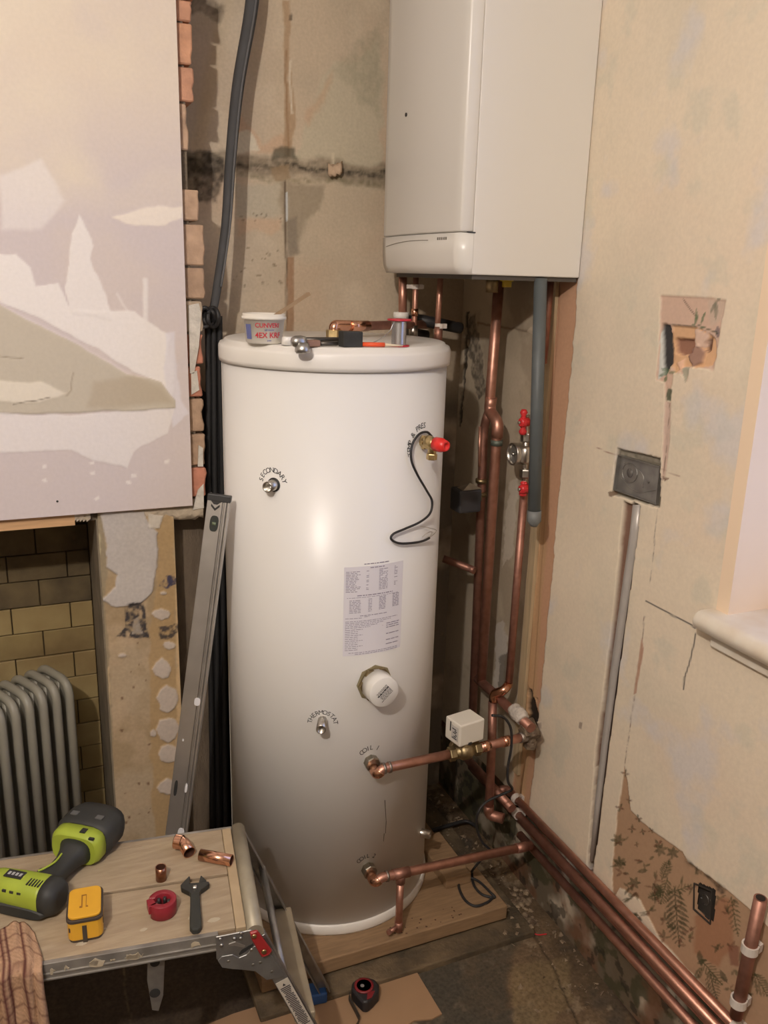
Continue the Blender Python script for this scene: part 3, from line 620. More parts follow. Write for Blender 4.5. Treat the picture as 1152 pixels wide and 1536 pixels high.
# folded seam of the casing, left side
def cylpt(th, z, r=TR): return np.array([TC[0]+r*math.sin(th), TC[1]-r*math.cos(th), z])   # th=0 faces -Y
def thz(px, py): p = oncyl(px, py); return math.atan2(p[0]-TC[0], -(p[1]-TC[1])), p[2]
th0 = math.radians(-99)
m = MB(); m.add([cylpt(th0, ZB+.03, TR+.0005), cylpt(th0+.02, ZB+.03, TR+.002), cylpt(th0+.045, ZB+.03, TR+.0005), cylpt(th0, ZT-.05, TR+.0005), cylpt(th0+.02, ZT-.05, TR+.002), cylpt(th0+.045, ZT-.05, TR+.0005)], [(0, 1, 4, 3), (1, 2, 5, 4)])
m.build('seam_strip', mat('seam_metal', (.70, .69, .66), .3), tank, fixn=False)

def text_mesh(s, size=1.0, bold=False):
    cu = bpy.data.curves.new('t', 'FONT'); cu.body = s; cu.size = size; cu.resolution_u = 3; cu.align_x = 'CENTER'
    if bold: cu.offset = .018*size
    o = bpy.data.objects.new('t', cu); C.objects.link(o); dg = bpy.context.evaluated_depsgraph_get(); me = o.evaluated_get(dg).to_mesh()
    v = [tuple(p.co) for p in me.vertices]; f = [tuple(p.vertices) for p in me.polygons]
    bpy.data.objects.remove(o); bpy.data.curves.remove(cu); return v, f
def arc_text(s, px, py, rad, a0, a1, size, name, parent, rot=0):
    "letters set round a port, a0..a1 degrees clockwise from straight up"
    t0, z0 = thz(px, py); m = MB(); n = len(s)
    for i, ch in enumerate(s):
        if ch == ' ': continue
        a = math.radians(a0+(a1-a0)*i/max(n-1, 1)+rot); v, f = text_mesh(ch, size); w = []
        for x, y, _ in v:
            r = rad+y; u = x; X = math.sin(a)*r+math.cos(a)*u; Z = math.cos(a)*r-math.sin(a)*u
            w.append(cylpt(t0+X/TR, z0+Z, TR+.0007))
        m.add(w, f)
    return m.build(name, ink, parent, fixn=False)
arc_text('SECONDARY', 409, 726, .027, -78, 72, .017, 'lettering', tank)
arc_text('THERMOSTAT', 484, 1086, .026, -80, 82, .0165, 'lettering', tank)
arc_text('TEMP & PRES', 634, 668, .041, -108, 4, .0185, 'lettering', tank)
arc_text('COIL 1', 556, 1140, .029, -44, 32, .018, 'lettering', tank)
arc_text('COIL 2', 551, 1301, .029, -44, 32, .017, 'lettering', tank)

def port(px, py, r, L, name='port', mt=nickel, tilt=0, hollow=True):
    t, z = thz(px, py); d = np.array([math.sin(t), -math.cos(t), 0]); p = cylpt(t, z, TR-.004)
    prof = [(0, r*1.02), (L, r)]
    if hollow: prof += [(L, r*.8), (L*.3, r*.78), (L*.3, 0)]
    return MB().lathe(p, d, prof, 24, cap=False).build(name, mt, tank), p, d
port(411, 727, .0125, .032, 'secondary_port')
m = MB(); t, z = thz(411, 727); m.lathe(cylpt(t, z, TR), (math.sin(t), -math.cos(t), 0), [(0, .0165), (.003, .016), (.003, .012)], 24); m.build('gasket', black_rubber, tank)
port(484, 1080, .0115, .05, 'thermostat_pocket')
# drain boss low on the right
port(632, 1249, .012, .03, 'drain_port')
# immersion heater with its round white cap
t, z = thz(562, 1024); d = np.array([math.sin(t), -math.cos(t), 0]); p = cylpt(t, z, TR-.002)
imm = MB().lathe(p, d, [(0, .047), (.003, .047), (.004, .044)], 8, smooth=False).build('immersion_heater', mat('ochre_foam', A(130, 116, 84, 1000), .8), tank)
MB().lathe(p+d*.002, d, [(0, .044), (.012, .044), (.012, .038)], 6, smooth=False).build('nut', mat('aged_brass', (.42, .33, .19), .45, 1.0, var=.4, scale=50), imm)
cap = MB().lathe(p+d*.008, d, [(0, .039), (.047, .038), (.0485, .0365), (.0485, 0)], 48).build('cap', white_plastic, imm)
u_ = np.cross((0, 0, 1), d); u_ = -u_/np.linalg.norm(u_); m = MB(); o_ = p+d*.0572; ca, sa = math.cos(-.75), math.sin(-.75)
for r in range(9):
    x = -.017
    rndl = random.Random(r)
    while x < .015:
        w = rndl.uniform(.002, .007); h = .0013 if r not in (2,) else .003
        q = [(x, .012-r*.0032), (x+w, .012-r*.0032), (x+w, .012-r*.0032-h), (x, .012-r*.0032-h)]
        m.add([o_+u_*(a*ca-b*sa)+np.array([0, 0, 1])*(a*sa+b*ca) for a, b in q], [(0, 1, 2, 3)]); x += w+.0012
m.build('cap_print', ink, imm, fixn=False)
# data label on the front: paper and print
tl, zl = thz(517, 856); tr_, zr = thz(601, 962); tl2, _ = thz(517, 962)
lw = tr_-tl; lh = zl-zr
def lp(u, v, r=.0009):  # u 0..1 across, v 0..1 downwards
    return cylpt(tl+lw*u, zl+.008-(lh+.022)*v, TR+r)
m = MB(); P = [lp(-.01+1.0*i/12, j/1.0, .0005) for i in range(13) for j in range(2)]; m.grid(P, 13, 2)
lab = m.build('data_label', mat('label_paper', (.77, .75, .80), .5), tank, fixn=False)
m = MB(); rl = random.Random(3)
def words(u0, u1, v, h, den=1.0, wmax=.08):
    u = u0
    while u < u1:
        w = rl.uniform(.02, wmax)
        if rl.random() < den: m.add([lp(u, v), lp(min(u+w, u1), v), lp(min(u+w, u1), v+h), lp(u, v+h)], [(0, 3, 2, 1)])
        u += w+.012
words(.30, .72, -.03, .010); words(.40, .64, .015, .010)
for r in range(14): words(.02, .02+rl.uniform(.14, .24), .05+r*.017, .007); words(.34, .38, .05+r*.017, .007, .6); words(.55, .70, .045+r*.017, .007, .95); words(.82, .88, .04+r*.017, .007, .7)
words(.20, .80, .315, .011); words(.04, .9, .34, .005)
for r in range(9): words(.08, .26, .37+r*.017, .007); words(.38, .44, .365+r*.017, .007); words(.56, .68, .355+r*.017, .008); words(.80, .92, .35+r*.017, .008)
words(.25, .70, .545, .008); words(.02, .28, .57, .006); words(.32, .4, .56, .007)
for r in range(5): words(.02, .9-.12*r, .605+r*.018, .006)
for r in range(12): words(.02, .22 if r % 3 else .3, .70+r*.021, .006)
for r in (0, 1, 2, 5, 8, 10): words(.70, .94, .67+r*.024, .010, 1, .12)
for r in range(2): words(.08+r*.1, .92, .965+r*.018, .006)
for a, b in (((.02, .69), (.64, .69)), ((.64, .69), (.64, .88)), ((.02, .60), (.02, .93))):
    w = .003
    m.add([lp(a[0], a[1]), lp(b[0]+(w if a[0] == b[0] else 0), b[1]), lp(b[0]+w, b[1]+w), lp(a[0], a[1]+w)], [(0, 3, 2, 1)])
m.build('print', mat('grey_ink', (.30, .27, .34), .6), lab, fixn=False)
# scratches
m = MB()
for pts in (((577, 1200), (579, 1232), (578, 1250)), ((576, 1250), (575, 1262))):
    for a, b in zip(pts[:-1], pts[1:]):
        A0, B0 = thz(*a), thz(*b); m.add([cylpt(A0[0]-.003, A0[1], TR+.0006), cylpt(A0[0]+.004, A0[1], TR+.0006), cylpt(B0[0]+.003, B0[1], TR+.0006), cylpt(B0[0]-.002, B0[1], TR+.0006)], [(0, 1, 2, 3)])
m.build('scratch', mat('scratch', (.1, .08, .06), .7), tank, fixn=False)
# pressure and temperature relief valve
t, z = thz(634, 662); nrm = np.array([math.sin(t), -math.cos(t), 0]); p0 = cylpt(t, z, TR-.003)
pe = ony(668, 669, p0[1]-.075); d = pe-p0; L = np.linalg.norm(d); d /= L
rv = MB(); rv.lathe(p0, d, [(0, .013), (.012, .013), (.014, .016), (.030, .0165), (.036, .014), (.05, .0135)], 20); rv.lathe(p0+d*.010, d, [(0, .018), (.010, .018)], 6, smooth=False)
q0 = p0+d*.036; rv.cyl(q0, q0+(0, 0, -.026), .010, 16); rv.hexn(q0+(0, 0, -.024), (0, 0, -1), .014, .0125)
rvo = rv.build('relief_valve', brass, tank)
MB().lathe(p0+d*.048, d, [(0, .0165), (.018, .0165), (.022, .0150), (.034, .012), (.034, .007), (.028, .006), (.028, 0)], 20).build('red_cap', mat('red_cap', (.75, .03, .025), .35), rvo)['label'] = 'red cap with hollow end'

# sensor lead hanging from the valve
cab = thing('sensor_lead', 'black sensor lead looped round the brass relief valve, hanging in an S over white cylinder', 'cable', oncyl(640, 655))
pts = [(648, 655), (640, 648), (628, 652), (618, 668), (617, 690), (626, 712), (640, 736), (648, 752), (645, 770), (630, 783), (608, 793), (590, 801), (587, 809), (600, 815), (622, 814), (636, 811), (644, 807)]
MB().tube(smooth_path([oncyl(x, y, TR+(.012 if 3 < i < 14 else .008)) for i, (x, y) in enumerate(pts)]), .0028, 10).build('lead', black_rubber, cab)
m = MB(); m.tube(smooth_path([oncyl(x, y, TR+.008) for x, y in ((644, 807), (652, 800), (654, 795), (644, 792), (630, 789))]), .0007, 6); m.tube(smooth_path([oncyl(x, y, TR+.007) for x, y in ((644, 807), (648, 798), (640, 800), (633, 806))]), .0007, 6)
m.build('bare_wire', nickel, cab)

# ---- coil connections, motorised valve
def elbow_conn(px, py, yrun, name_lab, cat, zdrop=0):
    t, z = thz(px, py); n = np.array([math.sin(t), -math.cos(t), 0]); p = cylpt(t, z, TR-.002); return p, n, z
YR = 1.682
p, n, z = elbow_conn(556, 1142, YR, '', '')
R22 = .0118
c1 = thing('coil_pipe', 'upper copper pipe from nut marked COIL 1 to the motorised valve', 'pipe', p)
MB().hexn(p, (0, -1, 0), .021, .0195, 8).build('nut', mat('dull_nickel', (.45, .41, .34), .4, 1.0, var=.35, scale=60), c1)
z1 = z-.008
pa = np.array([p[0], p[1]-.018, z1]); mv = onx(690, 1130, .975); zz = ony(620, 1144, YR)[2]
e1 = ony(574, 1153, YR); e2 = ony(676, 1131, YR)
run = fillet([pa+(0, .004, 0), (pa[0], YR, pa[2]-.004), e1, e2], .026, 8)
MB().tube(run, R22, 18).build('pipe', copper, c1)
MB().tube([run[i] for i in range(0, 12)], R22+.0016, 18).build('elbow', copper_new, c1)
for q in (e1, e1+(e2-e1)*.08): MB().cyl(q, q+(e2-e1)/np.linalg.norm(e2-e1)*.006, R22+.0022, 18).build('solder_joint', solder, c1)
dx = (e2-e1)/np.linalg.norm(e2-e1)
mvv = thing('motorised_valve', 'white boxy motor head on a brass valve in the upper copper pipe right of cylinder', 'valve', e2)
m = MB(); m.hexn(e2-dx*.006, dx, .018, .019, 6); m.cyl(e2+dx*.010, e2+dx*.075, .015, 18); m.lathe(e2+dx*.022, dx, [(0, .015), (.008, .022), (.030, .022), (.038, .015)], 18); m.hexn(e2+dx*.066, dx, .018, .019, 6); m.cyl(e2+dx*.04, e2+dx*.04+(0, 0, .03), .014, 16)
m.cyl(e2+dx*.04, e2+dx*.04+(0, .05, -.01), .012, 16); m.hexn(e2+dx*.04+np.array([0, .04, -.008]), (0, 1, -.2), .016, .017)
m.build('valve_body', mat('aged_brass', (.42, .33, .19), .45, 1.0, var=.4, scale=50), mvv)
# motor head: box seen corner-on
hx = np.array([.985, .17, 0]); hx /= np.linalg.norm(hx); hy = np.array([-.17, .985, 0]); hy /= np.linalg.norm(hy)
hc = onx(694, 1117, .975); hc = ony(695, 1120, YR-.02)
Rm = np.stack([hx, hy, (0, 0, 1)], 1)
b0 = hc-hx*.002+np.array([0, 0, .0])
mh = MB(); mh.box((-.010, 0, 0), (.068, .062, .060), Rm, b0); mho = mh.build('motor_head', mat('motor_plastic', (.74, .70, .62), .4), mvv, .004)
MB().box((-.0115, .008, .012), (-.0105, .034, .05), Rm, b0).build('rating_sticker', mat('sticker', (.55, .53, .50), .5), mho)
m = MB()
for k in range(6): m.box((-.0125, .012+(k % 2)*.003, .016+k*.005), (-.0114, .030-(k*7 % 5)*.003, .018+k*.005), Rm, b0)
m.box((-.0122, .037, .030), (-.0112, .040, .056), Rm, b0)
m.build('sticker_print', ink, mho)
MB().box((.018, -.001, -.001), (.028, .004, .006), Rm, b0).build('lever', black_plastic, mho)
we = ony(795, 1103, YR+.035)
c1b = thing('pipe_run', 'short copper pipe from the motorised valve into the corner pipe cluster', 'pipe', e2+dx*.08)
st = e2+dx*.082
MB().tube([st, st+(we-st)*.5, we], R22, 18).build('pipe', copper, c1b)
for k in (.05, .45, .78): MB().cyl(st+(we-st)*k, st+(we-st)*(k+.13), R22+.0022, 18).build('coupling', copper_new if k < .7 else solder, c1b)

p, n, z = elbow_conn(552, 1303, YR, '', '')
c2 = thing('coil_pipe', 'lower copper pipe with tee leaving the cylinder at its second coil port', 'pipe', p)
MB().hexn(p, (0, -1, 0), .021, .0195, 8).build('nut', MATS['dull_nickel'], c2)
e1 = ony(572, 1316, YR-.004); e2 = ony(797, 1268, YR)
pa = np.array([p[0], p[1]-.018, z-.004])
run = fillet([pa+(0, .004, 0), (pa[0], YR-.004, pa[2]-.004), e1, e2], .026, 8)
MB().tube(run, R22, 18).build('pipe', copper, c2); MB().tube(run[:12], R22+.0016, 18).build('elbow', copper_new, c2)
dx = (e2-e1)/np.linalg.norm(e2-e1)
q = e1+dx*.012; MB().cyl(q, q+dx*.006, R22+.0022, 18).build('solder_joint', solder, c2)
tq = ony(601, 1310, YR-.003)
m = MB(); m.cyl(tq-dx*.022, tq+dx*.024, R22+.002, 18); m.cyl(tq, tq+(0, 0, -.028), R22+.0005, 18); tee = m.build('tee', copper_dull, c2)
tb_ = tq+np.array([0, 0, -.026]); zb_ = ZB+.004
m = MB(); m.cyl(tb_, (tb_[0], tb_[1], zb_+.012), .0095, 16); m.build('drop_leg', copper, c2)
dq = np.array([tb_[0], tb_[1], zb_+.02]); m = MB(); m.cyl(dq+(0, 0, -.014), dq+(0, 0, .014), .011, 14); m.cyl(dq, dq+np.array([-.030, -.010, -.002]), .006, 12); m.hexn(dq+np.array([-.028, -.009, -.002]), (-1, -.3, 0), .008, .0075)
m.build('drain_cock', copper_dull, c2)
q = e2-dx*.05; MB().cyl(q, q+dx*.035, R22+.0018, 18).build('coupling', copper_dull, c2)

# ============================================================ TIMBERS UNDER THE CYLINDER
t1 = thing('timber_board', 'thick pale front board under the cylinder, with its sawn end by the copper pipes', 'timber', (.8, 1.76, ZB-.045))
m = MB(); m.box((.44, 1.662, ZB-.042), (1.135, 1.885, ZB)); b = m.build('board', timber, t1, .003)
m = MB(); rk = random.Random(8)
for _ in range(26):
    x, y = rk.uniform(.78, 1.0), rk.uniform(1.67, 1.72); s_ = rk.uniform(.001, .0035); m.lathe((x, y, ZB-.0005), (0, 0, 1), [(0, s_*1.2), (.0006, s_)], 6)
o = m.build('rust_specks', mat('rust', (.10, .05, .03), .9), t1); o['kind'] = 'stuff'
t2 = thing('timber_board', 'thick pale rear board under the back of the cylinder', 'timber', (.8, 2.1, ZB-.045))
MB().box((.42, 1.895, ZB-.044), (1.09, 2.12, ZB-.001)).build('board', timber, t2, .003)
t3 = thing('timber_board', 'thin pale offcut lying on the boards right behind the lower copper pipe', 'timber', (1.03, 1.87, ZB))
MB().box((1.005, 1.78, ZB+.0005), (1.085, 1.98, ZB+.034)).build('board', timber, t3, .003)

# ============================================================ BOILER ON THE RIGHT WALL
XB0 = .928; YB0 = 1.765; YB1 = 2.20; BZ = .006; BT = .82
boil = thing('wall_boiler', 'large white wall-hung boiler with lower control flap, above the cylinder', 'boiler', (1.1, 2.0, BZ))
bw = mat('boiler_white', (.76, .735, .69), .3, var=.01, scale=3)
m = MB(); m.box((XB0+.045, YB0, BZ), (XR-.002, YB1, BT)); m.build('casing', bw, boil, .003)
# front cover, slightly bowed, meeting the flap
def bow(yy): return XB0+.012-.012*math.sin(math.pi*(yy-YB0)/(YB1-YB0))
ys = np.linspace(YB0-.001, YB1, 15)
def frontpanel(z0, z1, dx=0, n=15, slope=0):
    m = MB(); pl = [(XB0+.046, YB1, z0)]+[(bow(y)+dx, y, z0) for y in ys[::-1]]+[(XB0+.046, YB0-.001, z0)]
    m.prism(pl, (0, 0, z1-z0), True); return m
ZF = .0975
frontpanel(ZF, BT).build('front_cover', bw, boil, .005)
fm = MB(); zs = [BZ+.0005, BZ+.02, BZ+.05, ZF-.0015]; dxs = [.012, .003, 0, 0]; P = []
for zq, dq_ in zip(zs, dxs):
    P += [(XB0+.046, YB1, zq)]+[(bow(y)+dq_, y, zq) for y in ys[::-1]]+[(XB0+.046, YB0-.001, zq)]
nn = len(ys)+2; fm.grid(P, 4, nn); fm.f.append(tuple(range(nn))); fm.sm.append(False); fm.f.append(tuple(range(3*nn, 4*nn))); fm.sm.append(False)
flap = fm.build('control_flap', bw, boil)
MB().box((XB0+.03, YB0-.002, ZF-.0018), (XB0+.05, YB1, ZF+.0008)).build('flap_gap', black_plastic, boil)
m = MB(); pts = [np.array([bow(y)-.0004, y, .083-.010*((y-YB0-.2)/.2)**2+.0*y]) for y in np.linspace(YB0+.14, YB1-.03, 12)]; m.tube(pts, .0009, 6); m.build('finger_groove', mat('groove_grey', (.35, .32, .28), .6), flap)
# small embossed maker's mark, illegible
m = MB()
for k in range(5): y = YB0+.055+k*.009; m.box((bow(y)-.0009, y, .0815), (bow(y)+.002, y+.006, .0875))
m.build('badge', mat('badge_grey', (.30, .28, .26), .4, .6), flap)
q = onx(609, 172, bow(2.0)); MB().lathe(q+(.001, 0, 0), (-1, 0, 0), [(0, .0045), (.002, .0045)], 16).build('sensor_window', black_plastic, boil)
MB().box((XB0+.052, YB0+.008, BZ-.010), (XR-.004, YB1-.006, BZ+.001)).build('base_plate', mat('dark_plate', (.10, .09, .08), .6, .3), boil)
# gas cock under the boiler
gc = ony(760, 421, 1.93)
m = MB(); m.box(tuple(gc+(-.018, -.006, -.002)), tuple(gc+(.018, .006, .016))); m.box(tuple(gc+(-.010, -.006, -.016)), tuple(gc+(.012, .006, 0)))
gk = thing('gas_cock', 'yellow lever of the gas cock under the boiler beside large copper pipe', 'valve', gc)
m.build('lever', mat('yellow_paint', (.62, .47, .05), .5), gk, .002); MB().cyl(gc+(-.03, .02, -.03), gc+(-.03, .02, .016), .016, 14).build('cock_body', MATS['aged_brass'], gk)

# ============================================================ PIPEWORK
def pipe_thing(label, pts, r, mt=copper, rad=.03, name='copper_pipe', cat='pipe', group=None, base=None):
    o = thing(name, label, cat, base if base is not None else pts[-1], group); p_ = fillet(pts, rad, 6)
    MB().tube(p_, r, 18).build('pipe', mt, o); return o, p_
white_clip = mat('white_clip', (.66, .60, .55), .5)
def clip(parent, p, d, r, name='pipe_clip', mt=white_clip, w=.016, bx=(1, 0, 0)):
    p = np.array(p, float); d = np.array(d, float)/np.linalg.norm(d); bx = np.array(bx, float); bx -= d*(bx@d); bx /= np.linalg.norm(bx); by = np.cross(d, bx); m = MB(); n = 14
    out = [p+(bx*math.cos(a)+by*math.sin(a))*(r+.004) for a in np.linspace(.75, 2*math.pi-.75, n)]; inn = [p+(bx*math.cos(a)+by*math.sin(a))*(r+.0006) for a in np.linspace(.75, 2*math.pi-.75, n)][::-1]
    m.prism([q-d*w/2 for q in out+inn], d*w)
    # foot towards the wall
    q = p-bx*(r+.004)*-1
    m.prism([p+bx*(r+.001)+by*(r*.9)-d*w/2, p+bx*(r+.012)+by*(r*.7)-d*w/2, p+bx*(r+.012)-by*(r*.7)-d*w/2, p+bx*(r+.001)-by*(r*.9)-d*w/2], d*w)
    return m.build(name, mt, parent)
# the three pipes between boiler and cylinder top
a_ = ony(604, 415, 2.19); b_ = ony(604, 484, 2.19)
k1, _ = pipe_thing('copper pipe with white collar dropping from boiler behind the solder reel', [a_+(0, 0, .012), b_], .0115)
m = MB(); m.lathe(ony(602, 468, 2.19), (0, 0, -1), [(0, .020), (.002, .022), (.016, .022), (.018, .018)], 20); m.build('collar', white_plastic, k1)
a_ = ony(624, 415, 2.13); b_ = ony(621, 500, 2.13)
k2, _ = pipe_thing('thin copper pipe with white clip dropping from boiler, middle one of the three above cylinder', [a_+(0, 0, .012), ony(622, 472, 2.13), b_], .0075)
clip(k2, ony(623, 430, 2.13), (0, 0, 1), .0075, w=.012); m = MB(); m.box(tuple(ony(623, 430, 2.13)-(.024, .004, .005)), tuple(ony(623, 430, 2.13)+(.024, .004, .005))); m.build('clip_bar', white_clip, k2)
MB().cyl(ony(622, 463, 2.13), ony(622, 474, 2.13), .0095, 16).build('joint', copper_new, k2)
MB().cyl(ony(620, 488, 2.13), ony(620, 505, 2.13), .012, 16).build('compression_nut', nickel, k2)
a_ = ony(661, 415, 2.03); b_ = ony(657, 520, 2.03)
k3, _ = pipe_thing('thin copper pipe with a clip, rightmost of the three dropping behind cylinder lid', [a_+(0, 0, .012), b_+(.02, .05, -.03)], .0075)
clip(k3, ony(659, 489, 2.03), (0, 0, 1), .0075, w=.012); MB().cyl(ony(658, 490, 2.03), ony(657, 512, 2.03), .011, 16).build('compression_nut', copper_dull, k3)
# dark lagged pump block behind the lid
pm = thing('pipe_lagging', 'black foam lagging round the fittings behind the cylinder lid', 'pipe lagging', ony(640, 500, 2.2))
m = MB(); m.tube(smooth_path([ony(604, 484, 2.205), ony(625, 480, 2.2), ony(650, 484, 2.18), ony(690, 492, 2.2)]), .016, 14); m.tube([ony(612, 500, 2.24), ony(640, 505, 2.24)], .018, 14); m.build('lagging', black_rubber, pm)
# hot water outlet elbow on the lid
hp = ony(501, 506, 2.0); hp = np.array([hp[0], 2.0, ZT])
ho = thing('outlet_pipe', 'copper elbow rising from brass nut in cylinder lid and running right behind solder reel', 'pipe', hp)
MB().hexn(hp+(0, 0, .001), (0, 0, 1), .020, .020, 6).build('nut', brass, ho)
top = ony(515, 488, 2.0); rt = ony(545, 489, 2.03); rr_ = ony(606, 487, 2.10)
run = fillet([hp+(0, 0, .015), (hp[0], 2.0, top[2]), rt, rr_, ony(640, 487, 2.2)], .028, 8)
MB().tube(run, .0115, 18).build('pipe', copper_dull, ho); MB().tube(run[:13], .0132, 18).build('elbow', copper_new, ho); MB().cyl(rt-(rr_-rt)*.3, rt+(rr_-rt)*.1, .0135, 18).build('coupling', copper_new, ho)

# big pipe from the boiler with its offset elbow, and the one beside it
XP = 1.19
XQ = 1.222
P1 = [onx(749, 418, XP), onx(735, 598, XP), onx(734, 616, XP), onx(747, 634, XP-.004), onx(745, 655, XP-.004), onx(722, 1024, XP)]
k4, pp = pipe_thing('thick copper pipe from under the boiler with offset elbow halfway down near the corner', P1, .0138, rad=.02)
MB().tube(fillet([onx(737, 596, XP), onx(734, 616, XP), onx(747, 634, XP-.004), onx(745.5, 656, XP-.004)], .02, 6), .0160, 18).build('offset_elbow', copper, k4)
MB().cyl(onx(745.2, 660, XP-.004), onx(744.6, 668, XP-.004), .0162, 18).build('solder_joint', mat('verdigris', (.16, .19, .16), .6, .6), k4)
P2 = [onx(731, 620, XP+.03), onx(727, 660, XP+.01), onx(708, 1062, XP)]
k5, _ = pipe_thing('thick copper pipe close behind the offset one, running down beside black expansion valve', [onx(733, 618, XQ), onx(726, 640, XQ), onx(709, 1070, XQ)], .0125, copper_dull)
for y in (718, 738): MB().cyl(onx(722, y, XQ-.004), onx(721.6, y+6, XQ-.004), .0165, 16).build('compression_nut', MATS['aged_brass'], k5)
k6, _ = pipe_thing('slim copper pipe seen as a sliver on the left of the paired pipes', [onx(719, 700, 1.15), onx(720, 640, 1.15)], .004, copper)
# black box (zone valve head) left of it
zv = thing('valve_head', 'black boxy valve head behind the cylinder, clipped to the paired copper pipes', 'valve', onx(702, 750, 1.16))
m = MB(); q = onx(701, 747, 1.15); m.box(tuple(q-(.04, .03, .036)), tuple(q+(.03, .03, .030))); m.build('head', mat('black_box', (.045, .045, .05), .5), zv, .006)
m = MB(); m.add([tuple(q+v) for v in ((-.03, -.028, .030), (.0, -.01, .046), (.03, -.028, .031), (.03, .0, .031), (-.03, .01, .031))], [(0, 1, 2), (1, 3, 2), (0, 4, 1), (1, 4, 3)]); m.build('lid_flake', nickel, zv)
MB().cyl(q+(.01, .0, .0), onx(722, 746, XP), .010, 14).build('connector', MATS['aged_brass'], zv)
# branch pipe in the shade
pipe_thing('dark copper branch pipe in the shade joining the paired pipes halfway down', [onx(665, 838, 1.12), onx(703, 852, XP-.01), onx(712, 856, XP)], .011, copper_dull)
# pipe under the filling valve
XI = 1.205
pi, pp = pipe_thing('copper pipe running down from the red handled isolating valve to the corner', [onx(786, 738, XI), onx(763, 1030, XI)], .0105, copper_dull)
# filling loop: red levers, gauge
fl_ = thing('filling_valve', 'chrome filling valve with round pressure gauge and two red levers, beside grey waste pipe', 'valve', onx(787, 680, XI))
m = MB(); m.cyl(onx(790, 622, XI), onx(787, 735, XI), .008, 14); m.hexn(onx(789, 650, XI), onx(788.6, 664, XI)-onx(789, 650, XI), .022, .014); m.hexn(onx(788, 704, XI), onx(787.6, 716, XI)-onx(788, 704, XI), .022, .015); m.lathe(onx(789, 668, XI), (0, 0, -1), [(0, .010), (.01, .017), (.04, .017), (.05, .010)], 16); m.build('valve_body', nickel, fl_)
gq = onx(771, 681, XI-.02); gd = np.array([-.95, .04, .03]); gd /= np.linalg.norm(gd); m = MB(); m.lathe(gq-gd*.038, gd, [(0, .012), (.012, .014), (.014, .029), (.042, .030), (.044, .029), (.044, .026), (.032, .026)], 28, cap=False)
gg = m.build('gauge', nickel, fl_); MB().lathe(gq-gd*.006, gd, [(0, .026), (.001, .026)], 28).build('dial', mat('dial', (.12, .11, .10), .3), gg); MB().lathe(gq-gd*.006, gd, [(0, .004), (.012, .0035)], 10).build('spindle', nickel, gg)
for y0, y1 in ((614, 652), (722, 744)):
    q0, q1 = onx(786, y0, XI-.02), onx(784, y1, XI-.02); m = MB(); mid = (q0+q1)/2; h = (q0[2]-q1[2])/2
    m.lathe(q0, q1-q0, [(0, .006), (h*.25, .010), (h*.5, .006), (h, .012), (h*1.5, .006), (h*1.75, .011), (h*2, .007)], 12); m.lathe(mid+(.012, 0, 0), (-1, -.25, 0), [(0, .012), (.022, .012), (.026, .008)], 14)
    lv = m.build('red_lever', red_plastic, fl_); MB().lathe(mid+(-.014, -.004, 0), (-1, -.25, 0), [(0, .005), (.004, .004)], 8).build('screw', nickel, lv)
# grey waste pipe with its cap
XG = 1.165
wp = thing('waste_pipe', 'grey plastic waste pipe with capped end hanging from boiler beside timber corner strip', 'pipe', onx(803, 786, XG))
gpl = mat('grey_plastic', (.105, .12, .125), .5, var=.1, scale=20)
MB().tube([onx(811, 418, XG)+(0, 0, 0), onx(801, 770, XG)], .0155, 20).build('pipe', gpl, wp)
m = MB(); m.lathe(onx(801.6, 766, XG), onx(800.8, 788, XG)-onx(801.6, 766, XG), [(0, .0175), (.026, .0175), (.034, .012), (.04, .008)], 20); m.build('end_cap', mat('grey_plastic_light', (.17, .18, .18), .5), wp)
k7, _ = pipe_thing('copper pipe glimpsed between grey waste pipe and corner timber under the boiler', [onx(826, 418, 1.235), onx(815, 545, 1.235)], .009, copper_dull)

# corner cluster low down
kc, _ = pipe_thing('copper pipe along right wall with elbow, into the furry white lagged joint', [onx(716, 1018, 1.19), onx(741, 1040, 1.19), onx(768, 1066, 1.19), onx(797, 1092, 1.19)], .0135, copper_dull, .01)
MB().tube(fillet([onx(740, 1052, 1.17), onx(741, 1040, 1.17), onx(756, 1036, 1.18), onx(763, 1026, XI)], .02, 6), .0125, 18).build('elbow', copper_new, kc)
MB().tube(smooth_path([onx(770+i*5, 1062+i*6+(1 if i % 2 else -1), 1.188) for i in range(4)], 4), [.017+.004*math.sin(i/12*3.14)+.0015*(i % 2) for i in range(13)], 12).build('white_wrap', mat('white_wrap', (.62, .56, .50), .9, var=.3, scale=60, bump=.6), kc)
kd, _ = pipe_thing('vertical copper pipe below the motorised valve, beside the looping black cable', [onx(739, 1052, 1.17), onx(738, 1110, 1.16), onx(733, 1222, 1.15)], .0125, copper_dull)
for y in (1216,): MB().tube(fillet([onx(733.3, 1208, 1.15), onx(733, 1222, 1.15), onx(755, 1228, 1.18)], .02, 6), .015, 16).build('elbow', copper_dull, kd)
jx = thing('pipe_joint', 'dusty brass compression joint in the corner where pipes meet beside the timber strip', 'pipe joint', onx(800, 1095, 1.21))
m = MB(); q = onx(797, 1096, 1.205); m.hexn(q+(-.03, -.0, .0), (1, 0, 0), .03, .021); m.cyl(q, q+(.0, .0, -.05), .015, 14); m.hexn(q+(0, 0, -.03), (0, 0, -1), .02, .019); m.cyl(q+(0, .02, .02), q+(0, -.02, -.01), .017, 14)
m.build('joint', mat('dusty_brass', (.30, .24, .17), .7, .6, col2=(.16, .11, .08), scale=60, bump=.5), jx)
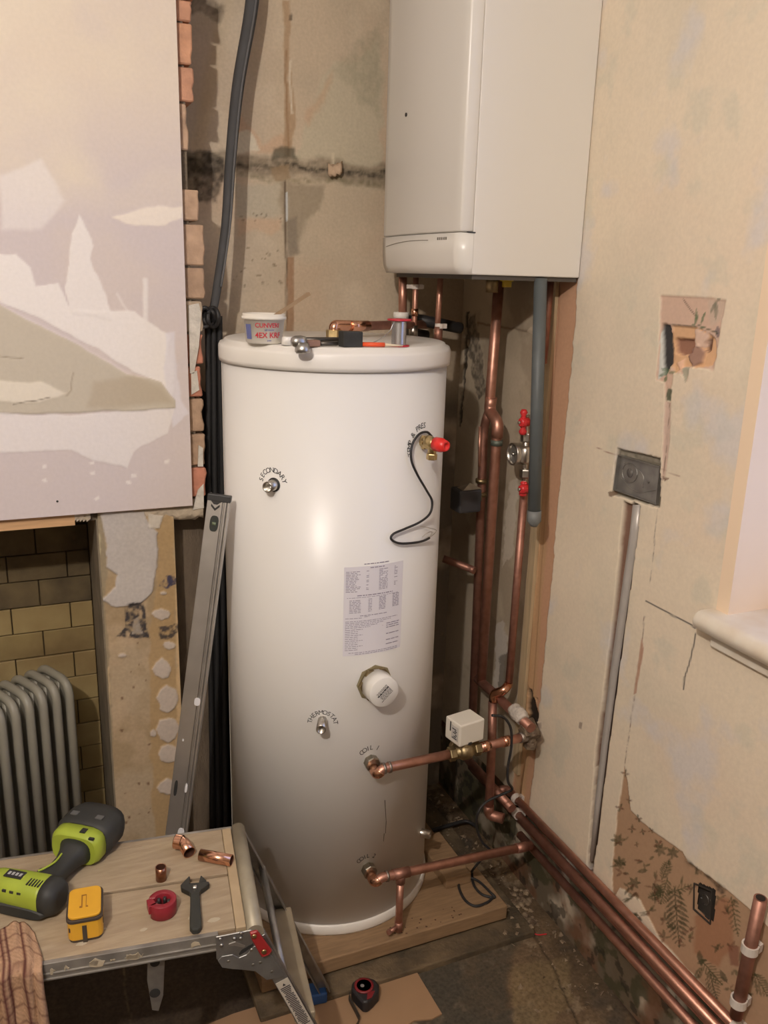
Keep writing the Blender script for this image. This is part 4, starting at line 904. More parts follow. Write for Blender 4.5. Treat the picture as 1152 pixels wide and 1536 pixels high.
# pipes running along the foot of the right wall
rows = [((784, 1209), (1092, 1527), 1.255, .0112), ((768, 1213), (1068, 1532), 1.240, .0112), ((770, 1240), (1045, 1536), 1.254, .0112), ((798, 1276), (1020, 1524), 1.236, .0112)]
labs = ['uppermost of the copper pipes along the foot of the right wall, nearest the conduit', 'second copper pipe down of the four along the foot of right wall', 'third copper pipe down of the four along the foot of right wall', 'lowest copper pipe along the foot of right wall, nearest the floor']
sk = []
zs_ = [-1.461, -1.487, -1.512, -1.543]; xs_ = [1.252, 1.238, 1.252, 1.238]; ye = [1.86, 1.92, 2.10, 1.78]
for i in range(4):
    zz = zs_[i]; xx = xs_[i]
    o, _ = pipe_thing(labs[i], [(xx, .70, zz), (xx, ye[i], zz)], .0112, copper if i != 2 else copper_dull, group=None, base=(xx, 1.2, zz)); sk.append(o)
for i, y in ((0, 1.83), (1, 1.80), (3, 1.005), (0, .985)): clip(sk[i], (xs_[i], y, zs_[i]), (0, 1, 0), .0112, bx=(1, 0, .001))
MB().tube(fillet([(1.252, 1.86, -1.461), (1.252, 1.885, -1.461), (1.225, 1.90, -1.47)], .02, 5), .0125, 14).build('elbow', copper_dull, sk[0])
pipe_thing('dark copper pipe behind the motorised valve slanting back into the corner', [onx(700, 1137, 1.20), onx(768, 1213, 1.20)], .0125, copper_dull)
sp, _ = pipe_thing('short upright copper pipe stub with open top and two white clips at right edge', [onx(1141, 1347, 1.235), onx(1104, 1525, 1.235)], .0125, copper_dull)
tp = onx(1141, 1347, 1.235); MB().lathe(tp+(0, 0, .0005), (0, 0, 1), [(0, .009), (.0006, .009)], 16).build('open_bore', mat('bore_dark', (.02, .012, .01), .8), sp)
for px, py in ((1125, 1422), (1108, 1502)): clip(sp, onx(px, py, 1.235), (0, 0, 1), .0125, w=.018, bx=(1, 0, 0))

# black flex looping from the motor head
fx = thing('black_flex', 'long black flex looping from the motor head down to the timber boards', 'cable', (1.1, 1.75, ZB))
pts = [(738, 1073, 1.68), (755, 1076, 1.68), (766, 1092, 1.68), (767, 1120, 1.68), (762, 1150, 1.68), (762, 1172, 1.68), (768, 1184, 1.7), (752, 1192, 1.72), (728, 1204, 1.74), (716, 1222, 1.74), (716, 1245, 1.75), (724, 1264, 1.75), (736, 1278, 1.75)]
P = [ony(*q) for q in pts]+[ony(720, 1292, 1.78), ony(710, 1304, 1.78)]
loop = [(708, 1310), (711, 1328), (724, 1342), (742, 1346), (735, 1338), (718, 1322), (700, 1316), (688, 1326), (696, 1348), (712, 1359), (730, 1354), (742, 1344)]
P += [onz(x, y, ZB+.005+(.005 if 3 < i < 7 else 0)) for i, (x, y) in enumerate(loop)]
MB().tube(smooth_path(P), .0036, 10).build('flex', black_rubber, fx)
pts = [(742, 1345), (760, 1340), (780, 1330), (795, 1315)]
m = MB(); m.tube(smooth_path([onz(x, y, FLOOR+.03) for x, y in ((640, 1248), (680, 1236), (700, 1232), (716, 1240))]), .006, 10); m.build('flex_tail', black_rubber, fx)

# rubble and plaster crumbs along the foot of the wall
rk = random.Random(11); m = MB()
for _ in range(230):
    x = 1.27-abs(rk.gauss(0, .10))-.01; y = rk.uniform(1.35, 2.3)
    if y > 1.65 and x < 1.145: x = rk.uniform(1.15, 1.26)
    s_ = rk.uniform(.003, .011)*(1.3 if rk.random() < .1 else 1); h = s_*rk.uniform(.4, .9); v = [(x+rk.uniform(-s_, s_), y+rk.uniform(-s_, s_), FLOOR+.018*(x < 1.19 and y > 1.6)+zq) for zq in (0, 0, 0, 0)]+[(x+rk.uniform(-s_, s_)*.4, y+rk.uniform(-s_, s_)*.4, FLOOR+.018*(x < 1.19 and y > 1.6)+h)]
    m.add(v, [(0, 1, 4), (1, 2, 4), (2, 3, 4), (3, 0, 4)])
for _ in range(60):
    p_ = onz(rk.uniform(770, 800), rk.uniform(1335, 1395), FLOOR); s_ = rk.uniform(.004, .012)
    m.lathe(p_, (rk.uniform(-.3, .3), rk.uniform(-.3, .3), 1), [(0, s_), (s_*.5, s_*.8), (s_*.7, 0)], 5, smooth=False)
o = m.build('plaster_rubble', mat('rubble', A(150, 128, 100, 1400), .95, col2=A(90, 70, 52, 1400), scale=40)); o['kind'] = 'stuff'; setp(o, 'crumbs of broken plaster strewn along the foot of right wall', 'rubble')
# cardboard square on the floor
cbp = [onz(*q, FLOOR+.0055) for q in ((290, 1545), (350, 1520), (457, 1487), (540, 1461), (606, 1440), (616, 1442), (640, 1482), (663, 1520), (648, 1528), (622, 1530), (606, 1540), (610, 1580), (300, 1600))]
cbo = thing('hardboard_sheet', 'flat pale offcut sheet on floor with tape measure lying on it', 'sheet', np.mean(cbp, 0)-(0, 0, .0055))
MB().prism(cbp, (0, 0, -.0052)).build('sheet', mat('hardboard', A(158, 122, 88, 1480), .75, var=.12, scale=6), cbo, .0006, 1)

# ============================================================ THINGS ON THE CYLINDER LID
LZ0 = ZT+.0005
tb_c = np.array([.520, 1.872, LZ0])
tub = thing('flux_tub', 'small white plastic tub with red lettering and blue square on cylinder lid', 'tub', tb_c)
th_ = .064; r0 = .040; r1 = .046
MB().lathe(tb_c, (0, 0, 1), [(0, r0-.004), (.003, r0), (th_-.012, r1-.001), (th_-.012, r1+.003), (th_-.006, r1+.003), (th_-.006, r1+.001), (th_, r1+.001), (th_, r1-.002), (th_-.020, r1-.004), (th_-.020, 0)], 40).build('body', mat('tub_plastic', (.80, .76, .68), .4, var=.05, scale=20), tub)
def tubpt(x, z): # x metres round the tub from the side facing the camera
    b = math.atan2(-tb_c[0], -tb_c[1]); a = b+x/.0445; r = r0+(r1-r0)*(z/th_)+.0009
    return tb_c+np.array([math.sin(a)*r, math.cos(a)*r, z])
def tub_text(s, xc, z, size, mt, nm, bold=True):
    v, f = text_mesh(s, size, bold); m = MB(); m.add([tubpt(-(x+xc), z+y) for x, y, _ in v], f); return m.build(nm, mt, tub, fixn=False)
redink = mat('red_ink', (.55, .03, .05), .6); blueink = mat('blue_ink', (.10, .12, .36), .6)
tub_text('CUNVERI', .008, .036, .0135, redink, 'lettering'); tub_text('4EX KRF', .010, .014, .0165, redink, 'lettering'); tub_text('self cleaning', .012, .0295, .0045, blueink, 'lettering'); tub_text('paste', .012, .007, .0045, blueink, 'lettering')
m = MB(); m.grid([tubpt(-(x), z) for x in np.linspace(-.048, -.031, 6) for z in (.010, .042)], 6, 2); m.build('blue_square', mat('faded_blue', (.13, .15, .36), .6), tub, fixn=False)
st = thing('stirring_stick', 'thin wooden stirring stick poking out of the white tub on lid', 'stick', tb_c+(.01, 0, .045))
s0 = tb_c+np.array([.004, .0, .046]); s1 = ony(465, 440, tb_c[1]+.01); d = (s1-s0)/np.linalg.norm(s1-s0); w_ = np.cross(d, (0, 1, 0)); n_ = np.array([0, 1.0, 0])
m = MB(); m.prism([s0-w_*.004, s0+w_*.004, s0+d*.09+w_*.004, s1-d*.006+w_*.0055, s1+w_*.003, s1-w_*.004, s0+d*.09-w_*.004], n_*.0022); m.build('stick', mat('stick_wood', A(160, 130, 96), .8, var=.2, scale=30), st)
cp_ = thing('plastic_bung', 'small white plastic bung beside the tub on the cylinder lid', 'bung', (.556, 1.815, LZ0)); MB().lathe((.556, 1.815, LZ0), (0, 0, 1), [(0, .013), (.016, .012), (.018, .010), (.018, 0)], 20).build('bung', white_plastic, cp_)
# adjustable grips with a rounded steel end overhanging the rim
gp = np.array([.560, 1.768, LZ0])
gr = thing('hand_tool', 'hand tool with rounded steel knob overhanging the lid rim and brown wooden grip', 'tool', gp)
e_ = ony(451, 516, 1.752)
m = MB(); k0 = onz(437, 519, LZ0+.012); k0 = ony(450, 517, 1.745)
m.lathe(k0+(-.020, 0, .006), (1, .12, 0), [(0, .0), (.003, .009), (.010, .0125), (.022, .0135), (.032, .011), (.034, 0)], 20)
m.lathe(k0+(.004, -.004, .004), (0, -.1, -1), [(0, .012), (.012, .0165), (.018, .0165), (.022, .013), (.022, 0)], 20)
m.build('steel_knob', steel, gr)
m = MB(); m.box((-.016, -.010, 0), (.022, .010, .014), Matrix.Rotation(.15, 3, 'Z'), (k0[0]+.030, k0[1]+.026, LZ0)); m.build('wooden_grip', mat('worn_wood', A(140, 104, 84), .6, var=.25, scale=30), gr, .003)
m = MB(); m.tube([np.array([k0[0]+.010, k0[1]+.06, LZ0+.012]), np.array([k0[0]+.11, k0[1]+.055, LZ0+.0125])], .0055, 10); m.tube([np.array([k0[0]+.05, k0[1]+.03, LZ0+.006]), np.array([k0[0]+.105, k0[1]+.035, LZ0+.0065])], .005, 10); m.build('handle_bar', mat('dark_steel', (.10, .09, .08), .4, .7), gr)
bk = ony(527, 523, 1.76); bk[2] = LZ0
blk = thing('rubber_block', 'small black cube shaped block holding the orange brush by the lid rim', 'block', bk)
MB().box((-.024, -.012, 0), (.022, .018, .033), Matrix.Rotation(.05, 3, 'Z'), bk).build('block', mat('block_black', (.035, .035, .033), .7, var=.3, scale=60), blk, .002)
pn = thing('marker_pencil', 'bright orange pencil with pale tip lying along front rim of cylinder lid', 'pencil', bk+(.03, 0, 0))
q0 = bk+np.array([.024, -.004, .0065+.004]); q1 = onz(576, 521, LZ0+.006); q1 = ony(577, 520.5, 1.742); q1[2] = LZ0+.0055; q2 = q1+(q1-q0)/np.linalg.norm(q1-q0)*.040; q0[2] = LZ0+.0056; q2[2] = LZ0+.004
MB().tube([q0, q1], .0050, 8).build('barrel', mat('orange_paint', (.80, .10, .03), .4), pn); MB().tube([q1, q2], [.0035, .0012], 8).build('tip', mat('pale_wood', (.72, .62, .46), .7), pn)
# solder reel
sp_c = onz(600, 521, LZ0); sp_c = np.array([.800, 1.768, LZ0])
sr = thing('solder_reel', 'reel of silver solder wire with red flanges standing on end near the lid rim', 'reel', sp_c)
prof = [(0, .0225), (.003, .0225), (.003, .0165)]
fl_m = mat('red_flange', (.52, .03, .05), .4); MB().lathe(sp_c, (0, 0, 1), [(0, .024), (.003, .024), (.003, .014)], 28).build('flange', fl_m, sr); m = MB(); m.lathe(sp_c+(0, 0, .056), (0, 0, 1), [(0, .014), (0, .027), (.003, .027), (.004, .024), (.004, .006)], 28); m.build('flange', mat('red_flange', (.52, .03, .05), .4), sr)
prof = []
for k in range(27): prof += [(.003+k*.00196, .0160), (.003+k*.00196+.00098, .0172)]
MB().lathe(sp_c, (0, 0, 1), prof, 28).build('solder_wire', mat('solder_silver', (.50, .50, .51), .35, .9), sr)
MB().tube(smooth_path([sp_c+(-.016, -.004, .050), sp_c+(-.026, .0, .030), sp_c+(-.05, .03, .006), sp_c+(-.09, .06, .003), sp_c+(-.13, .07, .003)]), .0011, 6).build('loose_end', MATS['solder_silver'], sr)

# ============================================================ LEANING LAGGING AND CABLES IN THE GAP
lg = thing('pipe_lagging', 'long slim dark grey foam lagging tube leaning against the back wall from top', 'pipe lagging', (.50, 2.25, -.12))
pl_ = [ony(384, -60, 2.28), ony(376, 20, 2.27), ony(357, 130, 2.26), ony(346, 240, 2.24), ony(339, 340, 2.22), ony(326, 430, 2.19), ony(319, 470, 2.17)]
pl_ = smooth_path(pl_, 6); nn_ = len(pl_)
fo = mat('grey_foam', (.072, .072, .074), .8, var=.15, scale=20)
MB().tube(pl_, [.0175-.008*(i/nn_) for i in range(nn_)], 14).build('tube', fo, lg)
MB().tube([p+(.006, -.0145, 0) for p in pl_[:-6]], .003, 6).build('slit', mat('foam_edge', (.12, .12, .12), .7), lg)
cbn = thing('cable_bundle', 'knotted bundle of black cables hanging between bricks and cylinder', 'cable bundle', (.47, 2.16, -1.0))
rk = random.Random(5); m = MB()
for k in range(9):
    x0 = 313+rk.uniform(-6, 8); Y = 2.15+rk.uniform(-.02, .02)
    pts = [ony(x0+8*math.cos(a), 476+16*math.sin(a)*(.7+.1*k % .3), Y+.01*math.sin(a*2+k)) for a in np.linspace(0, 2*math.pi, 10)+k*.7]
    m.tube(smooth_path(pts, 5), .0052, 8)
m.build('knot', black_rubber, cbn)
m = MB()
for k in range(7):
    Y = 2.17+(k % 3)*.012; xs = 311+k*3.2
    pts = [ony(xs+rk.uniform(-1, 1)+(y-480)*.010, y, Y) for y in (474, 520, 600, 700, 800, 950, 1100, 1250)]; m.tube(smooth_path(pts, 4), .0075, 8)
m.build('hanging_cable', mat('black_cable', (.016, .016, .017), .7), cbn)
# added black sheet behind them, standing in for the deep shade of the gap
bs = thing('gap_shade_sheet', 'added black sheet standing in for deep shade between brickwork and cylinder', 'shade sheet', (.53, 2.3, FLOOR))
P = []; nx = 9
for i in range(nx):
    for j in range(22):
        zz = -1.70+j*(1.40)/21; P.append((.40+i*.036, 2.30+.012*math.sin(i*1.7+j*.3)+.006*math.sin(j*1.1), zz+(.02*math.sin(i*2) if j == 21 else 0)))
m = MB(); m.grid(P, nx, 22); o = m.build('sheet', mat('gap_shade_black', (.02, .019, .019), .6), bs); o.modifiers.new('s', 'SOLIDIFY').thickness = .001

# ============================================================ SPIRIT LEVEL
a_ = ony(330, 743, 1.915); b_ = ony(255, 1330, 1.84)
lv = thing('spirit_level', 'long silver spirit level with black end leaning between pier and cylinder', 'spirit level', b_)
d = (a_-b_); L = np.linalg.norm(d); d /= L
fx_ = np.array([.93, -.36, 0]); fx_ -= d*(fx_@d); fx_ /= np.linalg.norm(fx_); ny = np.cross(d, fx_); Rl = np.stack([fx_, ny, d], 1)
if ny[1] < 0: ny = -ny; Rl = np.stack([fx_, ny, d], 1)
W = .052; T = .021
m = MB(); m.box((-W/2, -T/2, 0), (W*.18, T/2, L-.012), Rl, b_); m.box((W*.18, -T/2+.004, 0), (W*.26, T/2-.004, L-.012), Rl, b_); m.box((W*.26, -T/2, 0), (W*.36, T/2, L-.012), Rl, b_); m.box((W*.36, -T/2+.003, 0), (W*.40, T/2, L-.012), Rl, b_); m.box((W*.40, -T/2, 0), (W/2, T/2, L-.012), Rl, b_)
m.build('frame', alu, lv, .001, 1)
m = MB(); m.box((-W/2-.001, -T/2-.001, L-.014), (W/2+.001, T/2+.001, L+.002), Rl, b_); m.build('end_cap', black_plastic, lv, .002)
m = MB()
for sx in (-1, 1): m.prism([b_+fx_*x*sx*1.0+fx_*(-.006)+d*(L-z)+ny*(-T/2-.0012) for x, z in ((0, .030), (.010, .020), (.010, .026), (0, .036))], ny*.001)
m.prism([b_+fx_*x+d*(L-z)+ny*(-T/2-.0012) for x, z in ((-.018, .013), (.008, .013), (-.002, .021), (-.010, .021))], ny*.001)
m.build('chevron', black_plastic, lv)
def oval(cx, cz, rx, rz, dep, n=20): return [b_+fx_*(cx+rx*math.copysign(abs(math.cos(a))**.7, math.cos(a)))+d*(cz+rz*math.copysign(abs(math.sin(a))**.7, math.sin(a)))+ny*dep for a in np.linspace(0, 2*math.pi, n+1)[:-1]]
vh = MB().prism(oval(-.004, L-.066, .010, .019, -T/2-.0016), ny*.002).build('vial_housing', mat('vial_dark', (.03, .035, .03), .4), lv)
MB().tube([b_+fx_*-.008+d*(L-.066)+ny*(-T/2-.002), b_+fx_*.001+d*(L-.066)+ny*(-T/2-.002)], .004, 10).build('vial', mat('vial_green', (.16, .20, .12), .15), vh)
hz = L*.47; MB().prism(oval(-.015, hz-.20, .004, .020, -T/2-.0012), ny*.002).build('hand_slot', black_plastic, lv)
m = MB()
for cx_, cz_, rx, rz in ((.010, L-.50, .007, .010), (.011, L-.84, .008, .016), (.010, L-.72, .003, .012), (-.012, L-.60, .002, .003)): m.prism(oval(cx_, cz_, rx, rz, -T/2-.0008), ny*.001)
m.build('white_splash', mat('paint_splash', (.66, .65, .66), .7), lv)['kind'] = 'stuff'

# ============================================================ OIL FILLED RADIATOR IN THE FIREPLACE
A_ = math.radians(-27); dd = np.array([math.sin(A_), math.cos(A_), 0]); rr = np.array([-math.cos(A_), math.sin(A_), 0])   # dd: depth of a fin (to the back), rr: from fin to fin (leftwards/front)
rr = np.array([-.85, -.53, 0]); rr /= np.linalg.norm(rr)
HR = .60; RB = FLOOR+.05; YR0 = 2.185
f0 = ony(104, 1045, YR0); f0[2] = RB
rad = thing('oil_radiator', 'grey finned electric oil filled radiator standing in tiled fireplace opening', 'radiator', (f0[0]-.1, f0[1]+.02, FLOOR))
rm = mat('radiator_grey', A(146, 138, 120, 1100), .42, var=.08, scale=10)
toph = ony(95, 1024, YR0)[2]-RB
FD = .145; FWD = .016
def fin(o, hgt):
    "one fin: hollow pressed panel with a fat rounded tube round its edge"
    m = MB(); base = f0+rr*o
    pts = fillet([base+(0, 0, .02), base+(0, 0, hgt), base+dd*FD+(0, 0, hgt), base+dd*FD+(0, 0, .02)], .045, 8)
    m.tube(pts, .0115, 12)
    pan = fillet([base+(0, 0, .02), base+(0, 0, hgt), base+dd*FD+(0, 0, hgt), base+dd*FD+(0, 0, .02)], .045, 6)
    n_ = np.cross(dd, (0, 0, 1)); m.prism([q-n_*.003 for q in pan], n_*.006)
    for k in (1, 2): c0 = base+dd*FD*k/3; m.tube([c0+(0, 0, .03), c0+(0, 0, hgt-.012)], .008, 8)
    return m.build('fin', rm, rad)
f1 = fin(0, toph)
for k in range(1, 10):
    o = f1.copy(); C.objects.link(o); o.parent = rad; o.location = tuple(rr*(.0385*k))
m = MB(); e0 = f0+dd*FD/2; m.tube([e0+(0, 0, .07), e0+rr*.36+(0, 0, .07)], .018, 12); m.tube([e0+(0, 0, toph-.06), e0+rr*.36+(0, 0, toph-.06)], .018, 12); m.build('header_tube', rm, rad)
for k in (.03, .31):
    m = MB(); q = e0+rr*k; m.tube([q-dd*.10+(0, 0, -.012), q+(0, 0, .02), q+dd*.10+(0, 0, -.012)], .007, 8)
    for s in (-1, 1): m.lathe(q+dd*.10*s+(0, 0, -.030)-rr*.008, rr, [(0, .018), (.016, .018)], 14)
    m.build('foot', black_plastic, rad)

# ============================================================ WORK PLATFORM
U = np.array([.990, -.139, 0]); V = np.array([.139, .990, 0]); ZD = -1.2; Cc = np.array([.326, 1.330, ZD]); WD = .316; LD = .95
def pf(u, v, z=0): return Cc+U*u+V*v+np.array([0, 0, z])
RU = np.stack([U, V, (0, 0, 1)], 1)
plat = thing('work_platform', 'folding work platform with grooved wooden deck and splayed metal legs, covered with tools', 'platform', Cc+U*(-.4)+V*.15+np.array([0, 0, FLOOR-ZD]))
dk = mat('deck_wood', A(166, 144, 114, 1330), .8, col2=A(150, 128, 100, 1330), scale=12, stretch=(1, 7, 7), bump=.15, bscale=50)
for v0, v1 in ((.006, WD*.49), (WD*.515, WD-.004)):
    MB().box((-LD, v0, -.012), (-.022, v1, 0), RU, Cc).build('deck_board', dk, plat, .0015)
MB().box((-LD, .0, -.014), (-.022, WD, -.006), RU, Cc).build('deck_base', mat('groove_wood', A(110, 90, 66, 1330), .85), plat)
MB().box((-.0215, .004, -.012), (-.002, WD-.004, .001), RU, Cc).build('end_strip', mat('strip_wood', A(176, 150, 114, 1330), .7, var=.1), plat, .002)
railm = mat('rail_metal', (.38, .355, .32), .5, .6, var=.3, scale=25)
m = MB(); m.box((-LD, -.004, -.036), (-.055, .006, -.001), RU, Cc); m.box((-LD, -.0065, -.024), (-.055, -.003, -.020), RU, Cc); m.box((-LD, -.0065, -.036), (-.055, -.003, -.032), RU, Cc); m.box((-LD, WD-.006, -.036), (-.0, WD+.004, -.001), RU, Cc)
m.build('side_rail', railm, plat, .001)
m = MB(); rkk = random.Random(9)
for _ in range(9):
    u = -rkk.uniform(.06, .36); w = rkk.uniform(.004, .014); m.prism([pf(u+w*math.cos(a), -.0068, -.006-.012*rkk.random()+w*.5*math.sin(a)-.004) for a in np.linspace(0, 2*math.pi, 8)[:-1]], U*0+V*.001)
for u, v, w in ((-.10, .05, .012), (-.06, .035, .014), (-.19, .04, .01), (-.30, .03, .012), (-.26, .06, .006)):
    m.prism([pf(u+w*math.cos(a)*rkk.uniform(.6, 1), v+w*.5*math.sin(a)*rkk.uniform(.6, 1), .0) for a in np.linspace(0, 2*math.pi, 10)[:-1]], (0, 0, .0006))
m.build('plaster_splash', mat('splash_beige', A(176, 158, 130, 1400), .9), plat)['kind'] = 'stuff'
m = MB(); m.tube([pf(.014, -.004, -.010), pf(.014, WD+.002, -.010)], .0165, 16); m.build('end_rail', mat('end_rail', A(168, 154, 128, 1330), .5, .3, var=.2, scale=20), plat)
# front bracket plate, red latch, riveted
def plate(pts, v, t, name, mt, par=plat, bev=.001): return MB().prism([pf(a, v, b) for a, b in pts], V*t).build(name, mt, par, bev, 1)
SL = .22/.53   # splay of the legs
brk = plate([(-.060, .000), (.006, .002), (.022, -.014), (.050, -.060), (.0745, -.118), (.032, -.118), (.012, -.095), (-.020, -.083), (-.044, -.072), (-.060, -.050)], -.010, .003, 'hinge_bracket', galv)
m = MB()
def disc(u, v, z, r, h=.002): m.lathe(pf(u, v, z), -V, [(0, r), (h, r*.8), (h+.0005, 0)], 12)
for u, z in ((-.052, -.006), (-.050, -.020), (-.026, -.010), (-.014, -.012), (-.038, -.058), (.006, -.042), (.022, -.074), (.008, -.076), (.044, -.100), (-.013, -.001)): disc(u, -.0105, z, .0042)
m.build('rivet', steel, brk)
m = MB(); m.prism([pf(u, -.0112, z) for u, z in ((-.036, -.020), (-.024, -.018), (-.006, -.030), (-.008, -.034), (-.026, -.026), (-.037, -.025))], V*.001); m.build('slot_edge', alu, brk)
m = MB(); m.prism([pf(u, -.0112, z) for u, z in ((-.018, -.046), (-.012, -.038), (.008, -.028), (.010, -.032), (-.006, -.044), (-.017, -.050))], V*.001); m.build('slot', black_plastic, brk)
m = MB(); m.prism([pf(u, -.0125, z) for u, z in ((-.058, -.052), (-.050, -.044), (-.030, -.044), (-.018, -.054), (-.004, -.050), (.010, -.034), (.020, -.034), (.046, -.066), (.070, -.118), (.034, -.118), (.010, -.090), (-.030, -.078), (-.050, -.070))], V*.002); m.build('lock_plate', mat('galv_light', (.36, .36, .35), .45, .8, var=.2, scale=30), brk, .0008, 1)
rl_ = plate([(.002, .004), (.016, .006), (.044, -.046), (.038, -.055), (.024, -.057), (.006, -.014)], -.020, .007, 'release_latch', mat('latch_red', (.33, .022, .022), .45), bev=.002)
m = MB(); m.lathe(pf(.010, -.021, -.003), -V, [(0, .005), (.002, .004), (.002, 0)], 12); m.lathe(pf(.028, -.021, -.042), -V, [(0, .0055), (.002, .0045), (.002, 0)], 12); m.build('latch_rivet', brass, rl_)
# legs: front and rear, splayed outwards, with a tread between
def leg(v, name='leg', z0=-.02, s0=.0, side=1, mt=galv, w=.030):
    m = MB(); u0 = .018; z1 = FLOOR-ZD+.03; du = SL*(-(z1-z0)); a = pf(u0, v, z0); b = pf(u0+du, v, z1); dz = (b-a)/np.linalg.norm(b-a); sx = np.cross(V, dz)*-1; sx = sx/np.linalg.norm(sx)
    L_ = np.linalg.norm(b-a); Rm_ = np.stack([sx, V, dz], 1)
    m.box((-w/2, 0, 0), (w/2, .003, L_), Rm_, a); m.box((-w/2, 0, 0), (-w/2+.003, .018*side, L_), Rm_, a); m.box((w/2-.003, 0, 0), (w/2, .018*side, L_), Rm_, a)
    o = m.build(name, mt, plat, .0008, 1); return o, a, b, Rm_, L_
lf, a_f, b_f, Rf, Lf = leg(-.008)
lr, a_r, b_r, Rr, Lr = leg(WD+.002, side=-1, w=.026)
def footpad(b, Rm_, lab=None):
    m = MB(); m.box((-.024, -.02, 0), (.024, .022, .030), np.stack([U, V, (0, 0, 1)], 1), (b[0], b[1], FLOOR+.0062)); o = m.build('rubber_foot', mat('foot_blue', (.03, .10, .30), .5), plat, .004); o['label'] = 'blue rubber foot'; return o
footpad(b_f, Rf); footpad(b_r-U*.02, Rr)
sb = MB(); sb.box((-.013, -.0015, .118), (.013, -.0005, .32), Rf, a_f); stl = sb.build('warning_sticker', mat('warn_sticker', (.52, .47, .40), .6), plat)
m = MB(); rs_ = random.Random(6)
for k in range(26):
    z0 = .135+k*.0042; w = rs_.uniform(.006, .011); m.box((-w, -.0022, z0), (w, -.0016, z0+.0018), Rf, a_f)
m.box((-.011, -.0022, .255), (.012, -.0016, .261), Rf, a_f); m.prism([a_f+Rf@np.array(q) for q in ((-.003, -.0022, .131), (.003, -.0022, .131), (0, -.0022, .125))], Rf@np.array([0, .0005, 0]))
m.build('sticker_print', ink, stl)
# tread joining the two legs
tz = -.235; tu = .018+SL*(-tz+.02)*.98
m = MB(); m.box((tu-.030, .006, tz-.022), (tu+.012, WD-.004, tz), RU, Cc); m.build('tread', mat('tread_beige', A(158, 140, 112, 1450), .6, .2, var=.2, scale=20), plat, .003)
m = MB(); m.tube([pf(.018+SL*.12, -.004, -.12), pf(.018+SL*.12, WD, -.12)], .008, 10); m.build('cross_tube', galv, plat)
# far pair of legs under the deck (their brackets show below the front rail)
for v in (.02, WD-.03):
    m = MB(); q = onz(232, 1448, ZD-.04); uu = (q-Cc)@U
    m.prism([pf(uu-.012, v, -.034), pf(uu+.020, v, -.034), pf(uu+.012, v, -.14), pf(uu+.002, v, -.175), pf(uu-.010, v, -.17), pf(uu-.016, v, -.10)], V*.012); o = m.build('stay', galv, plat, .001, 1)
    m = MB(); m.lathe(pf(uu, v-.0005, -.060), -V, [(0, .009), (.001, .009)], 14); m.lathe(pf(uu-.003, v-.0005, -.130), -V, [(0, .010), (.001, .010)], 14); m.build('stay_hole', black_plastic, o)
for v in (.0, WD-.01):
    m = MB(); a = pf(-LD+.05, v, -.03); b = pf(-LD-.15, v, FLOOR-ZD+.0); m.tube([a, b], .013, 8); m.build('leg', galv, plat)

# ============================================================ THINGS ON THE PLATFORM
ZP = ZD+.0006
# --- cordless driver lying on its side
hd = np.array([-.047, 1.537, ZP]); a_d = np.array([.80, -.60, 0]); h_d = np.array([.60, .80, 0])
drl = thing('cordless_driver', 'lime and black cordless drill driver lying on its side at left of the platform', 'drill', hd)
Z_ = np.array([0, 0, 1.0]); RD = np.stack([a_d, h_d, Z_], 1); lime = mat('lime_plastic', (.37, .46, .05), .42, var=.12, scale=25); drk = mat('dark_grip', (.035, .036, .034), .6, var=.2, scale=30)
hc_ = hd+Z_*.037
def W3(a, h, z): return hd+a_d*a+h_d*h+Z_*z
def loft(rings, mt, name, par, n=20, p=2.6):
    "rings: (centre(a,h,z), half width, half height, axis 'a' or 'h')"
    m = MB(); P = []
    for (a, h, z), w, t, ax in rings:
        for k in range(n):
            q = 2*math.pi*k/n; cx = math.copysign(abs(math.cos(q))**(2/p), math.cos(q))*w; cz = math.copysign(abs(math.sin(q))**(2/p), math.sin(q))*t
            P.append(W3(a+(0 if ax == 'a' else cx), h+(cx if ax == 'a' else 0), z+cz))
    f = [(i*n+k, i*n+(k+1) % n, (i+1)*n+(k+1) % n, (i+1)*n+k) for i in range(len(rings)-1) for k in range(n)]
    m.add(P, f, True); m.f.append(tuple(range(n))); m.sm.append(False); m.f.append(tuple((len(rings)-1)*n+k for k in range(n))); m.sm.append(False)
    return m.build(name, mt, par)
bd = loft([((-.10, 0, .033), .018, .018, 'a'), ((-.085, 0, .033), .026, .026, 'a'), ((-.07, 0, .033), .030, .030, 'a'), ((-.02, 0, .034), .033, .032, 'a'), ((.03, 0, .034), .034, .033, 'a'), ((.038, 0, .034), .033, .032, 'a')], lime, 'motor_housing', drl)
loft([((.036, 0, .034), .0345, .0335, 'a'), ((.052, 0, .034), .034, .033, 'a'), ((.064, 0, .033), .028, .027, 'a'), ((.068, 0, .033), .018, .018, 'a')], drk, 'rear_cap', drl)
loft([((-.135, 0, .033), .013, .013, 'a'), ((-.10, 0, .033), .019, .019, 'a')], black_plastic, 'chuck', drl)
m = MB()
for k in range(5): m.box((.006+k*.006, -.020, .0655), (.0085+k*.006, -.002, .0672), RD, hd)
for k in range(4): m.box((-.055+k*.016, -.031, .049), (-.047+k*.016, -.026, .0535), RD, hd)
m.box((-.050, -.010, .0655), (-.012, .010, .0672), RD, hd); m.build('vent_slot', black_plastic, bd)
m = MB()
for k in range(4): m.box((-.045+k*.008, -.004, .0673), (-.040+k*.008, .004, .0677), RD, hd)
m.build('badge_print', mat('print_grey', (.4, .4, .4), .5), bd)
loft([((-.01, -.037, .014), .055, .010, 'h'), ((-.01, -.020, .012), .066, .012, 'h'), ((-.01, .0, .011), .070, .010, 'h')], drk, 'lower_overmould', drl, p=3)
